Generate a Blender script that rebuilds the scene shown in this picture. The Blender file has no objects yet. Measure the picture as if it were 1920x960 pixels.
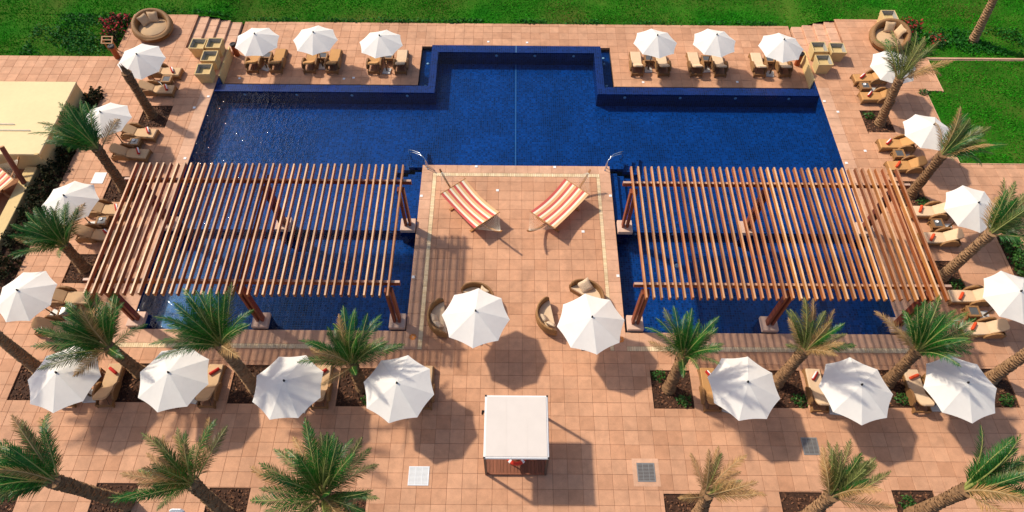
import bpy, bmesh, math, random
import numpy as np
from mathutils import Vector, Matrix
random.seed(7)
RNG = np.random.default_rng(11)
S = bpy.context.scene
C = S.collection
PI = math.pi
R = math.radians

# ------------------------------------------------------------------ camera
CAM_H = 28.6
F_PX, PITCH, YAW, ROLL = 1254.0, 0.99689, -0.002764, 0.010109
def cam_axes():
    cp, sp = math.cos(PITCH), math.sin(PITCH)
    Z = Matrix.Rotation(YAW, 3, 'Z')
    f, u, x = Z @ Vector((0, cp, -sp)), Z @ Vector((0, sp, cp)), Z @ Vector((1, 0, 0))
    cr, sr = math.cos(ROLL), math.sin(ROLL)
    return cr * x + sr * u, -sr * x + cr * u, f
cx_, cu_, cf_ = cam_axes()
cam_d = bpy.data.cameras.new('camera')
cam_d.sensor_width = 36.0
cam_d.lens = 36.0 * F_PX / 1920.0
cam_d.clip_end = 2000
cam = bpy.data.objects.new('camera', cam_d)
M = Matrix((cx_, cu_, -cf_)).transposed().to_4x4()
M.translation = (0, 0, CAM_H)
cam.matrix_world = M
C.objects.link(cam)
S.camera = cam

# ------------------------------------------------------------------ sky and sun
SUN_TO = Vector((-0.845, 0.515, 1.0)).normalized()      # towards the sun
w = bpy.data.worlds.new('World'); S.world = w; w.use_nodes = True
nt = w.node_tree
sky = nt.nodes.new('ShaderNodeTexSky'); sky.sky_type = 'NISHITA'; sky.sun_disc = False
sky.sun_elevation = math.asin(SUN_TO.z)
sky.sun_rotation = math.atan2(SUN_TO.x, SUN_TO.y)
sky.air_density = .7; sky.dust_density = 1.6; sky.ozone_density = .6
bg = nt.nodes['Background']; bg.inputs[1].default_value = 0.15
nt.links.new(sky.outputs[0], bg.inputs[0])
sd = bpy.data.lights.new('sun', 'SUN'); sd.energy = 3.5; sd.angle = R(2.4); sd.color = (1.0, 0.90, 0.76)
sun = bpy.data.objects.new('sun', sd); C.objects.link(sun)
sun.rotation_euler = (-SUN_TO).to_track_quat('-Z', 'Y').to_euler(); sun.location = (-60, 40, 70)
S.view_settings.view_transform = 'Standard'; S.view_settings.look = 'None'
S.view_settings.exposure = 0.27; S.view_settings.gamma = 1.0; S.view_settings.use_curve_mapping = False
S.render.engine = 'CYCLES'
S.cycles.max_bounces = 6; S.cycles.transparent_max_bounces = 12

# ------------------------------------------------------------------ materials
def new_mat(name):
    m = bpy.data.materials.new(name); m.use_nodes = True
    return m, m.node_tree.nodes, m.node_tree.links, m.node_tree.nodes['Principled BSDF']
def math_n(N, L, op, a, b=None, c=None):
    n = N.new('ShaderNodeMath'); n.operation = op
    for i, v in enumerate((a, b, c)):
        if v is None: continue
        if isinstance(v, (int, float)): n.inputs[i].default_value = v
        else: L.new(v, n.inputs[i])
    return n.outputs[0]
def noise_n(N, L, vec, scale, detail=3, rough=.55):
    n = N.new('ShaderNodeTexNoise'); n.inputs['Scale'].default_value = scale
    n.inputs['Detail'].default_value = detail; n.inputs['Roughness'].default_value = rough
    if vec is not None: L.new(vec, n.inputs['Vector'])
    return n.outputs['Fac']
def coords(N, kind):
    if kind == 'world': return N.new('ShaderNodeNewGeometry').outputs['Position']
    return N.new('ShaderNodeTexCoord').outputs['Object']
def pmat(name, col, rough=.6, namt=.12, nscale=4, rand=.0, island=.0, bump=0., bscale=60, spec=.4,
         space='object', col2=None, stretch=None, metallic=0., fine=0.):
    m, N, L, P = new_mat(name)
    vec = coords(N, space)
    if stretch:
        mp = N.new('ShaderNodeMapping'); mp.inputs['Scale'].default_value = stretch
        L.new(vec, mp.inputs['Vector']); vec = mp.outputs['Vector']
    nz = noise_n(N, L, vec, nscale)
    fac = math_n(N, L, 'MULTIPLY_ADD', nz, 4 * namt, 1 - 2 * namt)
    if fine:
        f2 = math_n(N, L, 'MULTIPLY_ADD', noise_n(N, L, vec, nscale * 9, 2), 4 * fine, 1 - 2 * fine)
        fac = math_n(N, L, 'MULTIPLY', fac, f2)
    if rand:
        o = N.new('ShaderNodeObjectInfo')
        fac = math_n(N, L, 'MULTIPLY', fac, math_n(N, L, 'MULTIPLY_ADD', o.outputs['Random'], 2 * rand, 1 - rand))
    if island:
        g = N.new('ShaderNodeNewGeometry')
        fac = math_n(N, L, 'MULTIPLY', fac, math_n(N, L, 'MULTIPLY_ADD', g.outputs['Random Per Island'], 2 * island, 1 - island))
    if col2 is not None:
        mx = N.new('ShaderNodeMix'); mx.data_type = 'RGBA'
        mx.inputs['A'].default_value = (*col, 1); mx.inputs['B'].default_value = (*col2, 1)
        if rand or island:
            if rand: r_ = N.new('ShaderNodeObjectInfo').outputs['Random']
            else: r_ = N.new('ShaderNodeNewGeometry').outputs['Random Per Island']
            r2 = math_n(N, L, 'FRACT', math_n(N, L, 'MULTIPLY', r_, 7.31))
            L.new(r2, mx.inputs['Factor'])
        else:
            L.new(math_n(N, L, 'MULTIPLY_ADD', noise_n(N, L, vec, nscale * .5), 2.4, -.7), mx.inputs['Factor'])
            mx.clamp_factor = True
        base = mx.outputs['Result']
    else:
        rgb = N.new('ShaderNodeRGB'); rgb.outputs[0].default_value = (*col, 1); base = rgb.outputs[0]
    sc = N.new('ShaderNodeVectorMath'); sc.operation = 'SCALE'
    L.new(base, sc.inputs[0]); L.new(fac, sc.inputs['Scale']); L.new(sc.outputs[0], P.inputs['Base Color'])
    P.inputs['Roughness'].default_value = rough; P.inputs['Specular IOR Level'].default_value = spec
    P.inputs['Metallic'].default_value = metallic
    if bump:
        b = N.new('ShaderNodeBump'); b.inputs['Strength'].default_value = bump; b.inputs['Distance'].default_value = .02
        L.new(noise_n(N, L, vec, bscale, 2), b.inputs['Height']); L.new(b.outputs[0], P.inputs['Normal'])
    return m

def tile_mat(name, col, col2, rand=.10):
    """terracotta paving: every slab its own tone, soft weather stains over all of it"""
    m, N, L, P = new_mat(name)
    g = N.new('ShaderNodeNewGeometry'); o = N.new('ShaderNodeObjectInfo')
    r1 = math_n(N, L, 'FRACT', math_n(N, L, 'ADD', g.outputs['Random Per Island'], math_n(N, L, 'MULTIPLY', o.outputs['Random'], 3.7)))
    r2 = math_n(N, L, 'FRACT', math_n(N, L, 'MULTIPLY', r1, 17.3))
    big = noise_n(N, L, g.outputs['Position'], .35, 4)
    mid = noise_n(N, L, g.outputs['Position'], 2.6, 4, .65)
    fin = noise_n(N, L, g.outputs['Position'], 30, 2)
    mx = N.new('ShaderNodeMix'); mx.data_type = 'RGBA'; mx.inputs['A'].default_value = (*col, 1); mx.inputs['B'].default_value = (*col2, 1)
    L.new(math_n(N, L, 'POWER', r2, 2.2), mx.inputs['Factor'])
    f = math_n(N, L, 'MULTIPLY_ADD', r1, 2 * rand, 1 - rand)
    f = math_n(N, L, 'MULTIPLY', f, math_n(N, L, 'MULTIPLY_ADD', big, .5, .75))
    f = math_n(N, L, 'MULTIPLY', f, math_n(N, L, 'MULTIPLY_ADD', mid, .55, .725))
    f = math_n(N, L, 'MULTIPLY', f, math_n(N, L, 'MULTIPLY_ADD', fin, .3, .85))
    st = N.new('ShaderNodeMapRange'); st.inputs['From Min'].default_value = .52; st.inputs['From Max'].default_value = .72
    st.inputs['To Min'].default_value = 1.; st.inputs['To Max'].default_value = .80
    L.new(noise_n(N, L, g.outputs['Position'], .8, 7, .68), st.inputs['Value']); f = math_n(N, L, 'MULTIPLY', f, st.outputs[0])   # old water marks
    sc = N.new('ShaderNodeVectorMath'); sc.operation = 'SCALE'
    L.new(mx.outputs['Result'], sc.inputs[0]); L.new(f, sc.inputs['Scale']); L.new(sc.outputs[0], P.inputs['Base Color'])
    P.inputs['Roughness'].default_value = .75; P.inputs['Specular IOR Level'].default_value = .25
    b = N.new('ShaderNodeBump'); b.inputs['Strength'].default_value = .25; b.inputs['Distance'].default_value = .01
    L.new(fin, b.inputs['Height']); L.new(b.outputs[0], P.inputs['Normal'])
    return m

def mosaic_mat(name, col, line, cell=.13, var=.5):
    """glass mosaic: grid on whichever axes lie in the face"""
    m, N, L, P = new_mat(name)
    g = N.new('ShaderNodeNewGeometry')
    sp = N.new('ShaderNodeSeparateXYZ'); L.new(g.outputs['Position'], sp.inputs[0])
    sn = N.new('ShaderNodeSeparateXYZ'); L.new(g.outputs['Normal'], sn.inputs[0])
    tot = None; ids = []
    for i in range(3):
        q = math_n(N, L, 'DIVIDE', sp.outputs[i], cell)
        fr = math_n(N, L, 'FRACT', q)
        ln = math_n(N, L, 'LESS_THAN', fr, .2)
        mk = math_n(N, L, 'LESS_THAN', math_n(N, L, 'ABSOLUTE', sn.outputs[i]), .5)
        ln = math_n(N, L, 'MULTIPLY', ln, mk)
        tot = ln if tot is None else math_n(N, L, 'MAXIMUM', tot, ln)
        ids.append(math_n(N, L, 'MULTIPLY', math_n(N, L, 'FLOOR', q), mk))
    cb = N.new('ShaderNodeCombineXYZ')
    for i in range(3): L.new(ids[i], cb.inputs[i])
    wn = N.new('ShaderNodeTexWhiteNoise'); L.new(cb.outputs[0], wn.inputs['Vector'])
    big = noise_n(N, L, g.outputs['Position'], .5, 4)
    f = math_n(N, L, 'MULTIPLY', math_n(N, L, 'MULTIPLY_ADD', wn.outputs['Value'], 2 * var, 1 - var), math_n(N, L, 'MULTIPLY_ADD', big, 2.0, 0.0))
    rgb = N.new('ShaderNodeRGB'); rgb.outputs[0].default_value = (*col, 1)
    sc = N.new('ShaderNodeVectorMath'); sc.operation = 'SCALE'; L.new(rgb.outputs[0], sc.inputs[0]); L.new(f, sc.inputs['Scale'])
    mx = N.new('ShaderNodeMix'); mx.data_type = 'RGBA'; L.new(tot, mx.inputs['Factor'])
    L.new(sc.outputs[0], mx.inputs['A']); mx.inputs['B'].default_value = (*line, 1)
    L.new(mx.outputs['Result'], P.inputs['Base Color'])
    P.inputs['Roughness'].default_value = .25; P.inputs['Specular IOR Level'].default_value = .35
    return m

def water_mat(name, tint, wave=.35):
    m = bpy.data.materials.new(name); m.use_nodes = True; N = m.node_tree.nodes; L = m.node_tree.links
    N.remove(N['Principled BSDF']); out = N['Material Output']
    tr = N.new('ShaderNodeBsdfTransparent'); tr.inputs[0].default_value = (*tint, 1)
    gl = N.new('ShaderNodeBsdfGlossy'); gl.inputs['Roughness'].default_value = .015
    fr = N.new('ShaderNodeFresnel'); fr.inputs['IOR'].default_value = 1.24
    g = N.new('ShaderNodeNewGeometry')
    mp = N.new('ShaderNodeMapping'); mp.inputs['Scale'].default_value = (1.0, .55, 1); mp.inputs['Rotation'].default_value = (0, 0, R(20))
    L.new(g.outputs['Position'], mp.inputs['Vector'])
    n1 = noise_n(N, L, mp.outputs['Vector'], 2.2, 3); n2 = noise_n(N, L, mp.outputs['Vector'], 9, 2)
    dv = N.new('ShaderNodeVectorMath'); dv.operation = 'DISTANCE'; L.new(g.outputs['Position'], dv.inputs[0]); dv.inputs[1].default_value = (-18.5, 27.0, 0)
    mr = N.new('ShaderNodeMapRange'); mr.inputs['From Min'].default_value = 2.5; mr.inputs['From Max'].default_value = 8.0; mr.inputs['To Min'].default_value = 1.; mr.inputs['To Max'].default_value = 0.
    L.new(dv.outputs['Value'], mr.inputs['Value'])                       # breezy corner of the pool
    n3 = math_n(N, L, 'POWER', noise_n(N, L, mp.outputs['Vector'], 4.5, 2, .6), 4.0)
    h = math_n(N, L, 'MULTIPLY_ADD', n2, .12, math_n(N, L, 'MULTIPLY', n1, .55))
    h = math_n(N, L, 'ADD', h, math_n(N, L, 'MULTIPLY', math_n(N, L, 'MULTIPLY', n3, mr.outputs[0]), 6.5))
    b = N.new('ShaderNodeBump'); b.inputs['Strength'].default_value = wave; b.inputs['Distance'].default_value = .25
    L.new(h, b.inputs['Height'])
    for n in (gl, fr): L.new(b.outputs[0], n.inputs['Normal'])
    mx = N.new('ShaderNodeMixShader'); L.new(fr.outputs[0], mx.inputs[0]); L.new(tr.outputs[0], mx.inputs[1]); L.new(gl.outputs[0], mx.inputs[2])
    L.new(mx.outputs[0], out.inputs['Surface'])
    return m

def cloth_mat(name, col, trans=.22, namt=.03):
    m, N, L, P = new_mat(name); out = N['Material Output']
    vec = coords(N, 'object')
    nz = noise_n(N, L, vec, 2.5, 3)
    rgb = N.new('ShaderNodeRGB'); rgb.outputs[0].default_value = (*col, 1)
    sc = N.new('ShaderNodeVectorMath'); sc.operation = 'SCALE'; L.new(rgb.outputs[0], sc.inputs[0])
    L.new(math_n(N, L, 'MULTIPLY_ADD', nz, 4 * namt, 1 - 2 * namt), sc.inputs['Scale'])
    L.new(sc.outputs[0], P.inputs['Base Color']); P.inputs['Roughness'].default_value = .9; P.inputs['Specular IOR Level'].default_value = .1
    b = N.new('ShaderNodeBump'); b.inputs['Strength'].default_value = .25; b.inputs['Distance'].default_value = .04
    L.new(noise_n(N, L, vec, 5, 3), b.inputs['Height']); L.new(b.outputs[0], P.inputs['Normal'])
    t = N.new('ShaderNodeBsdfTranslucent'); t.inputs[0].default_value = (*col, 1)
    mx = N.new('ShaderNodeMixShader'); mx.inputs[0].default_value = trans
    L.new(P.outputs[0], mx.inputs[1]); L.new(t.outputs[0], mx.inputs[2]); L.new(mx.outputs[0], out.inputs['Surface'])
    return m

def leaf_mat(name, col, col2, trans=.3, rough=.45, island=.35, spec=.3):
    m, N, L, P = new_mat(name); out = N['Material Output']; P.inputs['Specular IOR Level'].default_value = spec
    g = N.new('ShaderNodeNewGeometry'); o = N.new('ShaderNodeObjectInfo')
    r = math_n(N, L, 'FRACT', math_n(N, L, 'ADD', g.outputs['Random Per Island'], o.outputs['Random']))
    mx = N.new('ShaderNodeMix'); mx.data_type = 'RGBA'; mx.inputs['A'].default_value = (*col, 1); mx.inputs['B'].default_value = (*col2, 1)
    L.new(o.outputs['Random'] if island == 0 else math_n(N, L, 'POWER', r, 1.6), mx.inputs['Factor'])
    sc = N.new('ShaderNodeVectorMath'); sc.operation = 'SCALE'; L.new(mx.outputs['Result'], sc.inputs[0])
    r2 = math_n(N, L, 'FRACT', math_n(N, L, 'MULTIPLY', r, 9.7))
    L.new(math_n(N, L, 'MULTIPLY_ADD', r2, 2 * max(island, .2), 1 - max(island, .2)), sc.inputs['Scale'])
    L.new(sc.outputs[0], P.inputs['Base Color']); P.inputs['Roughness'].default_value = rough
    t = N.new('ShaderNodeBsdfTranslucent'); L.new(sc.outputs[0], t.inputs[0])
    ms = N.new('ShaderNodeMixShader'); ms.inputs[0].default_value = trans
    L.new(P.outputs[0], ms.inputs[1]); L.new(t.outputs[0], ms.inputs[2]); L.new(ms.outputs[0], out.inputs['Surface'])
    return m

MT = {}
MT['tile'] = tile_mat('terracotta_tile', (.58, .308, .175), (.51, .255, .138), .06)
MT['coping'] = tile_mat('coping_stone', (.62, .36, .225), (.57, .32, .195), .05)
MT['band'] = tile_mat('pale_band_stone', (.80, .62, .38), (.72, .53, .30), .10)
MT['grout'] = pmat('grout', (.34, .17, .092), .9, .42, .9, space='world')
MT['mosaic'] = mosaic_mat('blue_mosaic', (.0012, .040, .155), (.004, .062, .21))
MT['mosaic_weir'] = mosaic_mat('weir_mosaic', (.002, .013, .085), (.008, .035, .15))
MT['white_mosaic'] = pmat('white_mosaic', (.10, .22, .36), .4, .1, 8, space='world')
MT['water'] = water_mat('pool_water_surface', (.60, .82, .98), .28)
MT['trough_water'] = water_mat('trough_water_surface', (.5, .7, .85), .2)
MT['lawn'] = pmat('lawn_soil', (.014, .15, .005), .95, .35, .6, spec=.05, space='world', col2=(.06, .085, .012))
MT['grass'] = leaf_mat('grass_blade', (.012, .19, .004), (.045, .32, .012), .25, .9, .45, .05)
MT['cover'] = leaf_mat('ground_cover_leaf', (.008, .085, .006), (.03, .16, .02), .2, .6, .5, .1)
MT['flower'] = leaf_mat('red_flower', (.45, .010, .016), (.30, .008, .02), .2, .6, .3)
MT['shrub'] = leaf_mat('dark_shrub_leaf', (.014, .022, .008), (.040, .034, .012), .15, .7, .5, .1)
MT['herb'] = leaf_mat('bed_plant_leaf', (.03, .11, .015), (.07, .17, .03), .2, .5, .4)
MT['frond'] = leaf_mat('palm_leaflet', (.013, .10, .010), (.036, .155, .020), .25, .35, .35)
MT['frond_olive'] = leaf_mat('olive_palm_leaflet', (.10, .13, .028), (.17, .17, .05), .25, .4, .35)
MT['frond_dry'] = leaf_mat('dry_palm_leaflet', (.33, .18, .06), (.42, .26, .10), .2, .7, .35)
MT['rachis'] = pmat('palm_rib', (.26, .27, .07), .5, .2, 6)
MT['rachis_dry'] = pmat('dry_palm_rib', (.40, .26, .11), .7, .2, 6)
MT['trunk'] = pmat('palm_bark', (.20, .105, .045), .9, .45, 5, bump=.8, bscale=18, col2=(.30, .17, .08), stretch=(1, 1, 2.2), rand=.12)
MT['soil'] = pmat('bed_soil', (.055, .024, .012), .95, .3, 6, space='world')
MT['chip'] = pmat('bark_chip', (.085, .034, .016), .9, .1, 3, island=.75, col2=(.17, .075, .035))
MT['slat'] = pmat('pergola_timber', (.28, .075, .015), .45, .32, 1.6, rand=.25, col2=(.46, .185, .045), stretch=(6, .7, 6), fine=.06, spec=.5)  # slat sides: colour darkened to stand for their shaded faces
MT['slat_top'] = pmat('sunlit_weathered_timber', (.44, .185, .075), .5, .26, 1.6, rand=.22, col2=(.70, .43, .23), stretch=(6, .7, 6), fine=.06, spec=.5)  # slat tops paler: bleaching, with sun and sheen put into the colour
MT['beam_top'] = pmat('sunlit_weathered_beam', (.52, .33, .23), .5, .15, 1.6, rand=.1, stretch=(.7, 6, 6), fine=.06)  # beam tops paler: bleached wood plus top light painted in
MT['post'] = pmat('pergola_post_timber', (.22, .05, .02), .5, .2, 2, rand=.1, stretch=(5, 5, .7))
MT['pad'] = pmat('pillar_stone', (.62, .42, .31), .7, .08, 4, fine=.05)
MT['canvas'] = cloth_mat('cream_canvas', (.93, .895, .81), .24, .035)
MT['metal_dark'] = pmat('dark_metal', (.035, .03, .028), .4, .05, 3, metallic=.5)
MT['bronze'] = pmat('bronze_pole', (.12, .075, .04), .4, .05, 3, metallic=.4)
MT['plate'] = pmat('umbrella_base_plate', (.55, .54, .50), .5, .06, 6)
MT['wicker'] = pmat('wicker', (.33, .165, .055), .6, .14, 14, bump=.7, bscale=70, col2=(.24, .115, .038), rand=.08, stretch=(1, 1, 2))
MT['cushion'] = pmat('tan_cushion', (.60, .395, .215), .9, .06, 3, rand=.08, bump=.2, bscale=14)
MT['cushion_pale'] = pmat('pale_cushion', (.70, .50, .31), .9, .06, 3, rand=.06, bump=.2, bscale=14)
MT['cushion_ochre'] = pmat('ochre_cushion', (.52, .27, .095), .9, .06, 3, rand=.08, bump=.2, bscale=14)
MT['pillow'] = pmat('patterned_pillow', (.68, .50, .32), .9, .25, 30, bump=.2, bscale=10)
MT['towel'] = pmat('red_towel', (.46, .022, .012), .95, .12, 20, rand=.15)
MT['towel_orange'] = pmat('orange_towel', (.68, .075, .018), .95, .12, 20)
MT['white'] = pmat('white_cotton', (.82, .80, .76), .9, .04, 20)
MT['white_paint'] = pmat('white_paint', (.80, .77, .72), .55, .03, 3)
MT['white_plastic'] = pmat('white_plastic', (.80, .81, .80), .4, .03, 6)
MT['glass'] = pmat('smoked_glass', (.10, .10, .095), .12, .1, 3, spec=.6)
MT['planter'] = pmat('planter_render', (.62, .44, .19), .8, .08, 3, fine=.04)
MT['planter_in'] = pmat('planter_lining', (.34, .33, .29), .85, .2, 3)
MT['ochre_wall'] = pmat('ochre_render', (.70, .50, .22), .85, .07, .8, space='world', fine=.04)
MT['roof'] = pmat('cream_roof', (.80, .61, .32), .85, .05, .6, space='world', fine=.03)
MT['court'] = pmat('court_floor', (.28, .12, .05), .85, .15, 1.5, space='world')
MT['teak'] = pmat('teak', (.42, .19, .06), .5, .2, 3, stretch=(3, 3, 3))
MT['bollard'] = pmat('bollard_wood', (.34, .075, .018), .45, .2, 4, stretch=(6, 6, .8))
MT['deck_plank'] = pmat('cabana_plank', (.22, .075, .035), .5, .2, 3, rand=.15, stretch=(5, .6, 1))
MT['cabana_post'] = pmat('cabana_post', (.085, .06, .045), .5, .1, 3)
MT['roof_panel'] = pmat('cabana_roof_fabric', (.69, .61, .53), .9, .035, 1.5, bump=.35, bscale=2.5)
MT['buoy'] = pmat('buoy_red', (.62, .035, .012), .45, .06, 5)
MT['rope'] = pmat('rope', (.74, .66, .50), .9, .1, 20)
MT['steel'] = pmat('steel', (.72, .72, .70), .18, .03, 4, metallic=1.)
MT['grate'] = pmat('grate_metal', (.27, .265, .25), .5, .1, 10, metallic=.3)
MT['ham_red'] = pmat('hammock_red', (.58, .10, .08), .9, .06, 20)
MT['ham_orange'] = pmat('hammock_orange', (.72, .42, .20), .9, .06, 20)
MT['ham_cream'] = pmat('hammock_cream', (.84, .74, .54), .9, .06, 20)
MT['ground'] = pmat('far_ground', (.12, .12, .05), .95, .3, .1, space='world')
MT['light'] = pmat('lamp_lens', (.85, .84, .80), .3, .02, 3)
MT['rust'] = pmat('orange_stain', (.62, .22, .05), .8, .5, 14)

# ------------------------------------------------------------------ mesh helpers
class MB:
    def __init__(s): s.v = []; s.f = []; s.m = []
    def add(s, vs, fs, mi=0):
        o = len(s.v); s.v += [tuple(v) for v in vs]; s.f += [tuple(i + o for i in f) for f in fs]; s.m += [mi] * len(fs)
    def box(s, x0, x1, y0, y1, z0, z1, mi=0, mat=None):
        vs = [(x, y, z) for z in (z0, z1) for x, y in ((x0, y0), (x1, y0), (x1, y1), (x0, y1))]
        if mat is not None: vs = [mat @ Vector(v) for v in vs]
        s.add(vs, [(3, 2, 1, 0), (4, 5, 6, 7), (0, 1, 5, 4), (1, 2, 6, 5), (2, 3, 7, 6), (3, 0, 4, 7)], mi)
    def cbox(s, x0, x1, y0, y1, z0, z1, b, mi=0, mat=None):
        """box with chamfered upper edges and corners"""
        vs = []
        def ring(x0, x1, y0, y1, z, c):
            return [(x0 + c, y0, z), (x1 - c, y0, z), (x1, y0 + c, z), (x1, y1 - c, z), (x1 - c, y1, z), (x0 + c, y1, z), (x0, y1 - c, z), (x0, y0 + c, z)]
        vs += ring(x0, x1, y0, y1, z0, b) + ring(x0, x1, y0, y1, z1 - b, b) + ring(x0 + b, x1 - b, y0 + b, y1 - b, z1, b * .6)
        if mat is not None: vs = [mat @ Vector(v) for v in vs]
        fs = [tuple(range(7, -1, -1)), tuple(range(16, 24))]
        for k in (0, 8):
            for i in range(8): j = (i + 1) % 8; fs.append((k + i, k + j, k + 8 + j, k + 8 + i))
        s.add(vs, fs, mi)
    def prism(s, pts, t0, t1, frame, mi=0):
        """polygon pts (a,b) extruded from t0 to t1; frame maps (a,b,t)->point"""
        n = len(pts); vs = [frame(a, b, t0) for a, b in pts] + [frame(a, b, t1) for a, b in pts]
        fs = [tuple(range(n - 1, -1, -1)), tuple(range(n, 2 * n))]
        for i in range(n): j = (i + 1) % n; fs.append((i, j, n + j, n + i))
        s.add(vs, fs, mi)
    def tube(s, pts, rad, n=8, mi=0, cap=True):
        pts = [Vector(p) for p in pts]; k = len(pts)
        rs = rad if isinstance(rad, (list, tuple)) else [rad] * k
        vs = []; up = None
        for i, p in enumerate(pts):
            d = (pts[min(i + 1, k - 1)] - pts[max(i - 1, 0)]).normalized()
            a = d.orthogonal().normalized() if up is None else (up - d * up.dot(d)).normalized()
            up = a; b = d.cross(a)
            for q in range(n):
                t = 2 * PI * q / n; vs.append(p + (a * math.cos(t) + b * math.sin(t)) * rs[i])
        fs = []
        for i in range(k - 1):
            for q in range(n): r = (q + 1) % n; fs.append((i * n + q, i * n + r, (i + 1) * n + r, (i + 1) * n + q))
        if cap: fs += [tuple(range(n - 1, -1, -1)), tuple(range((k - 1) * n, k * n))]
        s.add(vs, fs, mi)
    def lathe(s, prof, n=24, mi=0, c=(0, 0, 0)):
        vs = [(c[0] + r * math.cos(2 * PI * q / n), c[1] + r * math.sin(2 * PI * q / n), c[2] + z) for r, z in prof for q in range(n)]
        fs = []
        for i in range(len(prof) - 1):
            for q in range(n): r = (q + 1) % n; fs.append((i * n + q, i * n + r, (i + 1) * n + r, (i + 1) * n + q))
        s.add(vs, fs, mi)
    def mesh(s, name, mats, smooth=False):
        me = bpy.data.meshes.new(name); me.from_pydata(s.v, [], s.f)
        for m in (mats if isinstance(mats, (list, tuple)) else [mats]): me.materials.append(MT[m] if isinstance(m, str) else m)
        if any(s.m): me.polygons.foreach_set('material_index', s.m)
        if smooth:
            me.polygons.foreach_set('use_smooth', [True] * len(s.f))
        me.update(); return me
    def build(s, name, mats, parent=None, smooth=False):
        return link(name, s.mesh(name, mats, smooth), parent)
def link(name, data, parent=None, loc=None):
    o = bpy.data.objects.new(name, data); C.objects.link(o)
    if parent is not None: o.parent = parent
    if loc is not None: o.location = loc
    return o
def np_mesh(name, V, Fq, mat, n=3):
    """big soup of n-gons from arrays"""
    me = bpy.data.meshes.new(name); V = np.ascontiguousarray(V, dtype=np.float32).reshape(-1, 3)
    Fq = np.ascontiguousarray(Fq, dtype=np.int32).reshape(-1, n)
    me.vertices.add(len(V)); me.vertices.foreach_set('co', V.ravel())
    me.loops.add(Fq.size); me.loops.foreach_set('vertex_index', Fq.ravel())
    me.polygons.add(len(Fq)); me.polygons.foreach_set('loop_start', np.arange(0, Fq.size, n, dtype=np.int32))
    me.materials.append(MT[mat]); me.update(calc_edges=True); return me
def thing(name, label, cat, loc=(0, 0, 0), rz=0., group=None):
    o = link(name, None, None, loc); o.rotation_euler = (0, 0, rz); tag(o, label, cat, group); return o
def tag(o, label, cat, group=None):
    o['label'] = label; o['category'] = cat
    if group: o['group'] = group
    return o
def struct(o, kind='structure'): o['kind'] = kind; return o
def dup(root, loc, rz, label, group=None):
    r = root.copy(); C.objects.link(r); r.location = loc; r.rotation_euler = (0, 0, rz); r['label'] = label
    if group: r['group'] = group
    for ch in list(root.children):
        c = ch.copy(); C.objects.link(c); c.parent = r
        for g in ch.children:
            d = g.copy(); C.objects.link(d); d.parent = c
    return r
def sub_rects(rects, holes):
    for hx0, hx1, hy0, hy1 in holes:
        out = []
        for x0, x1, y0, y1 in rects:
            if hx1 <= x0 + 1e-6 or hx0 >= x1 - 1e-6 or hy1 <= y0 + 1e-6 or hy0 >= y1 - 1e-6: out.append((x0, x1, y0, y1)); continue
            if hx0 > x0: out.append((x0, hx0, y0, y1))
            if hx1 < x1: out.append((hx1, x1, y0, y1))
            a, b = max(x0, hx0), min(x1, hx1)
            if hy0 > y0: out.append((a, b, y0, hy0))
            if hy1 < y1: out.append((a, b, hy1, y1))
        rects = out
    return rects
def shown(x, y, z, m=20):
    d = Vector((x, y, z - CAM_H)); ww = d.dot(cf_)
    px, py = 960 + F_PX * d.dot(cx_) / ww, 480 - F_PX * d.dot(cu_) / ww
    return -m < px < 1920 + m and -m < py < 960 + m

# ------------------------------------------------------------------ ground sheet
g = MB(); g.add([(-500, -200, -2.2), (500, -200, -2.2), (500, 900, -2.2), (-500, 900, -2.2)], [(0, 1, 2, 3)])
struct(g.build('ground', 'ground'))

# ------------------------------------------------------------------ paving
XL, XR, YN, YF = -18.05, 18.6, 14.22, 30.82
TL, TR, TY = -4.96, 5.46, 24.5
PITCH_T = .63; GX, GY = -.07, 13.25
BEDS = [  # x0,x1,y0,y1 of the planting pockets
    (-21.76, -20.12, 27.16, 28.92), (-21.95, -20.15, 21.75, 23.5), (-22.2, -20.4, 16.7, 18.4),
    (-22.4, -20.75, 10.65, 12.5), (-17.6, -15.85, 10.6, 12.45), (-12.6, -10.75, 10.57, 12.42), (-7.75, -5.95, 10.48, 12.3),
    (-17.15, -15.4, 5.2, 7.08), (-12.42, -10.72, 5.05, 6.92), (-7.6, -5.87, 4.9, 6.8), (-22.0, -20.2, 5.2, 7.1),
    (20.67, 22.3, 27.24, 29.0), (20.75, 22.5, 21.85, 23.6), (20.8, 22.6, 16.6, 18.4),
    (6.42, 8.23, 10.48, 12.3), (11.5, 13.3, 10.55, 12.34), (16.2, 18.0, 10.6, 12.4), (21.0, 22.8, 10.65, 12.5),
    (6.4, 8.15, 5.0, 6.81), (11.22, 13.0, 5.05, 6.92), (15.92, 17.65, 5.2, 7.02)]
TILE = MB(); TILE.cbox(-.5, .5, -.5, .5, -1, 0, .02)
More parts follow.
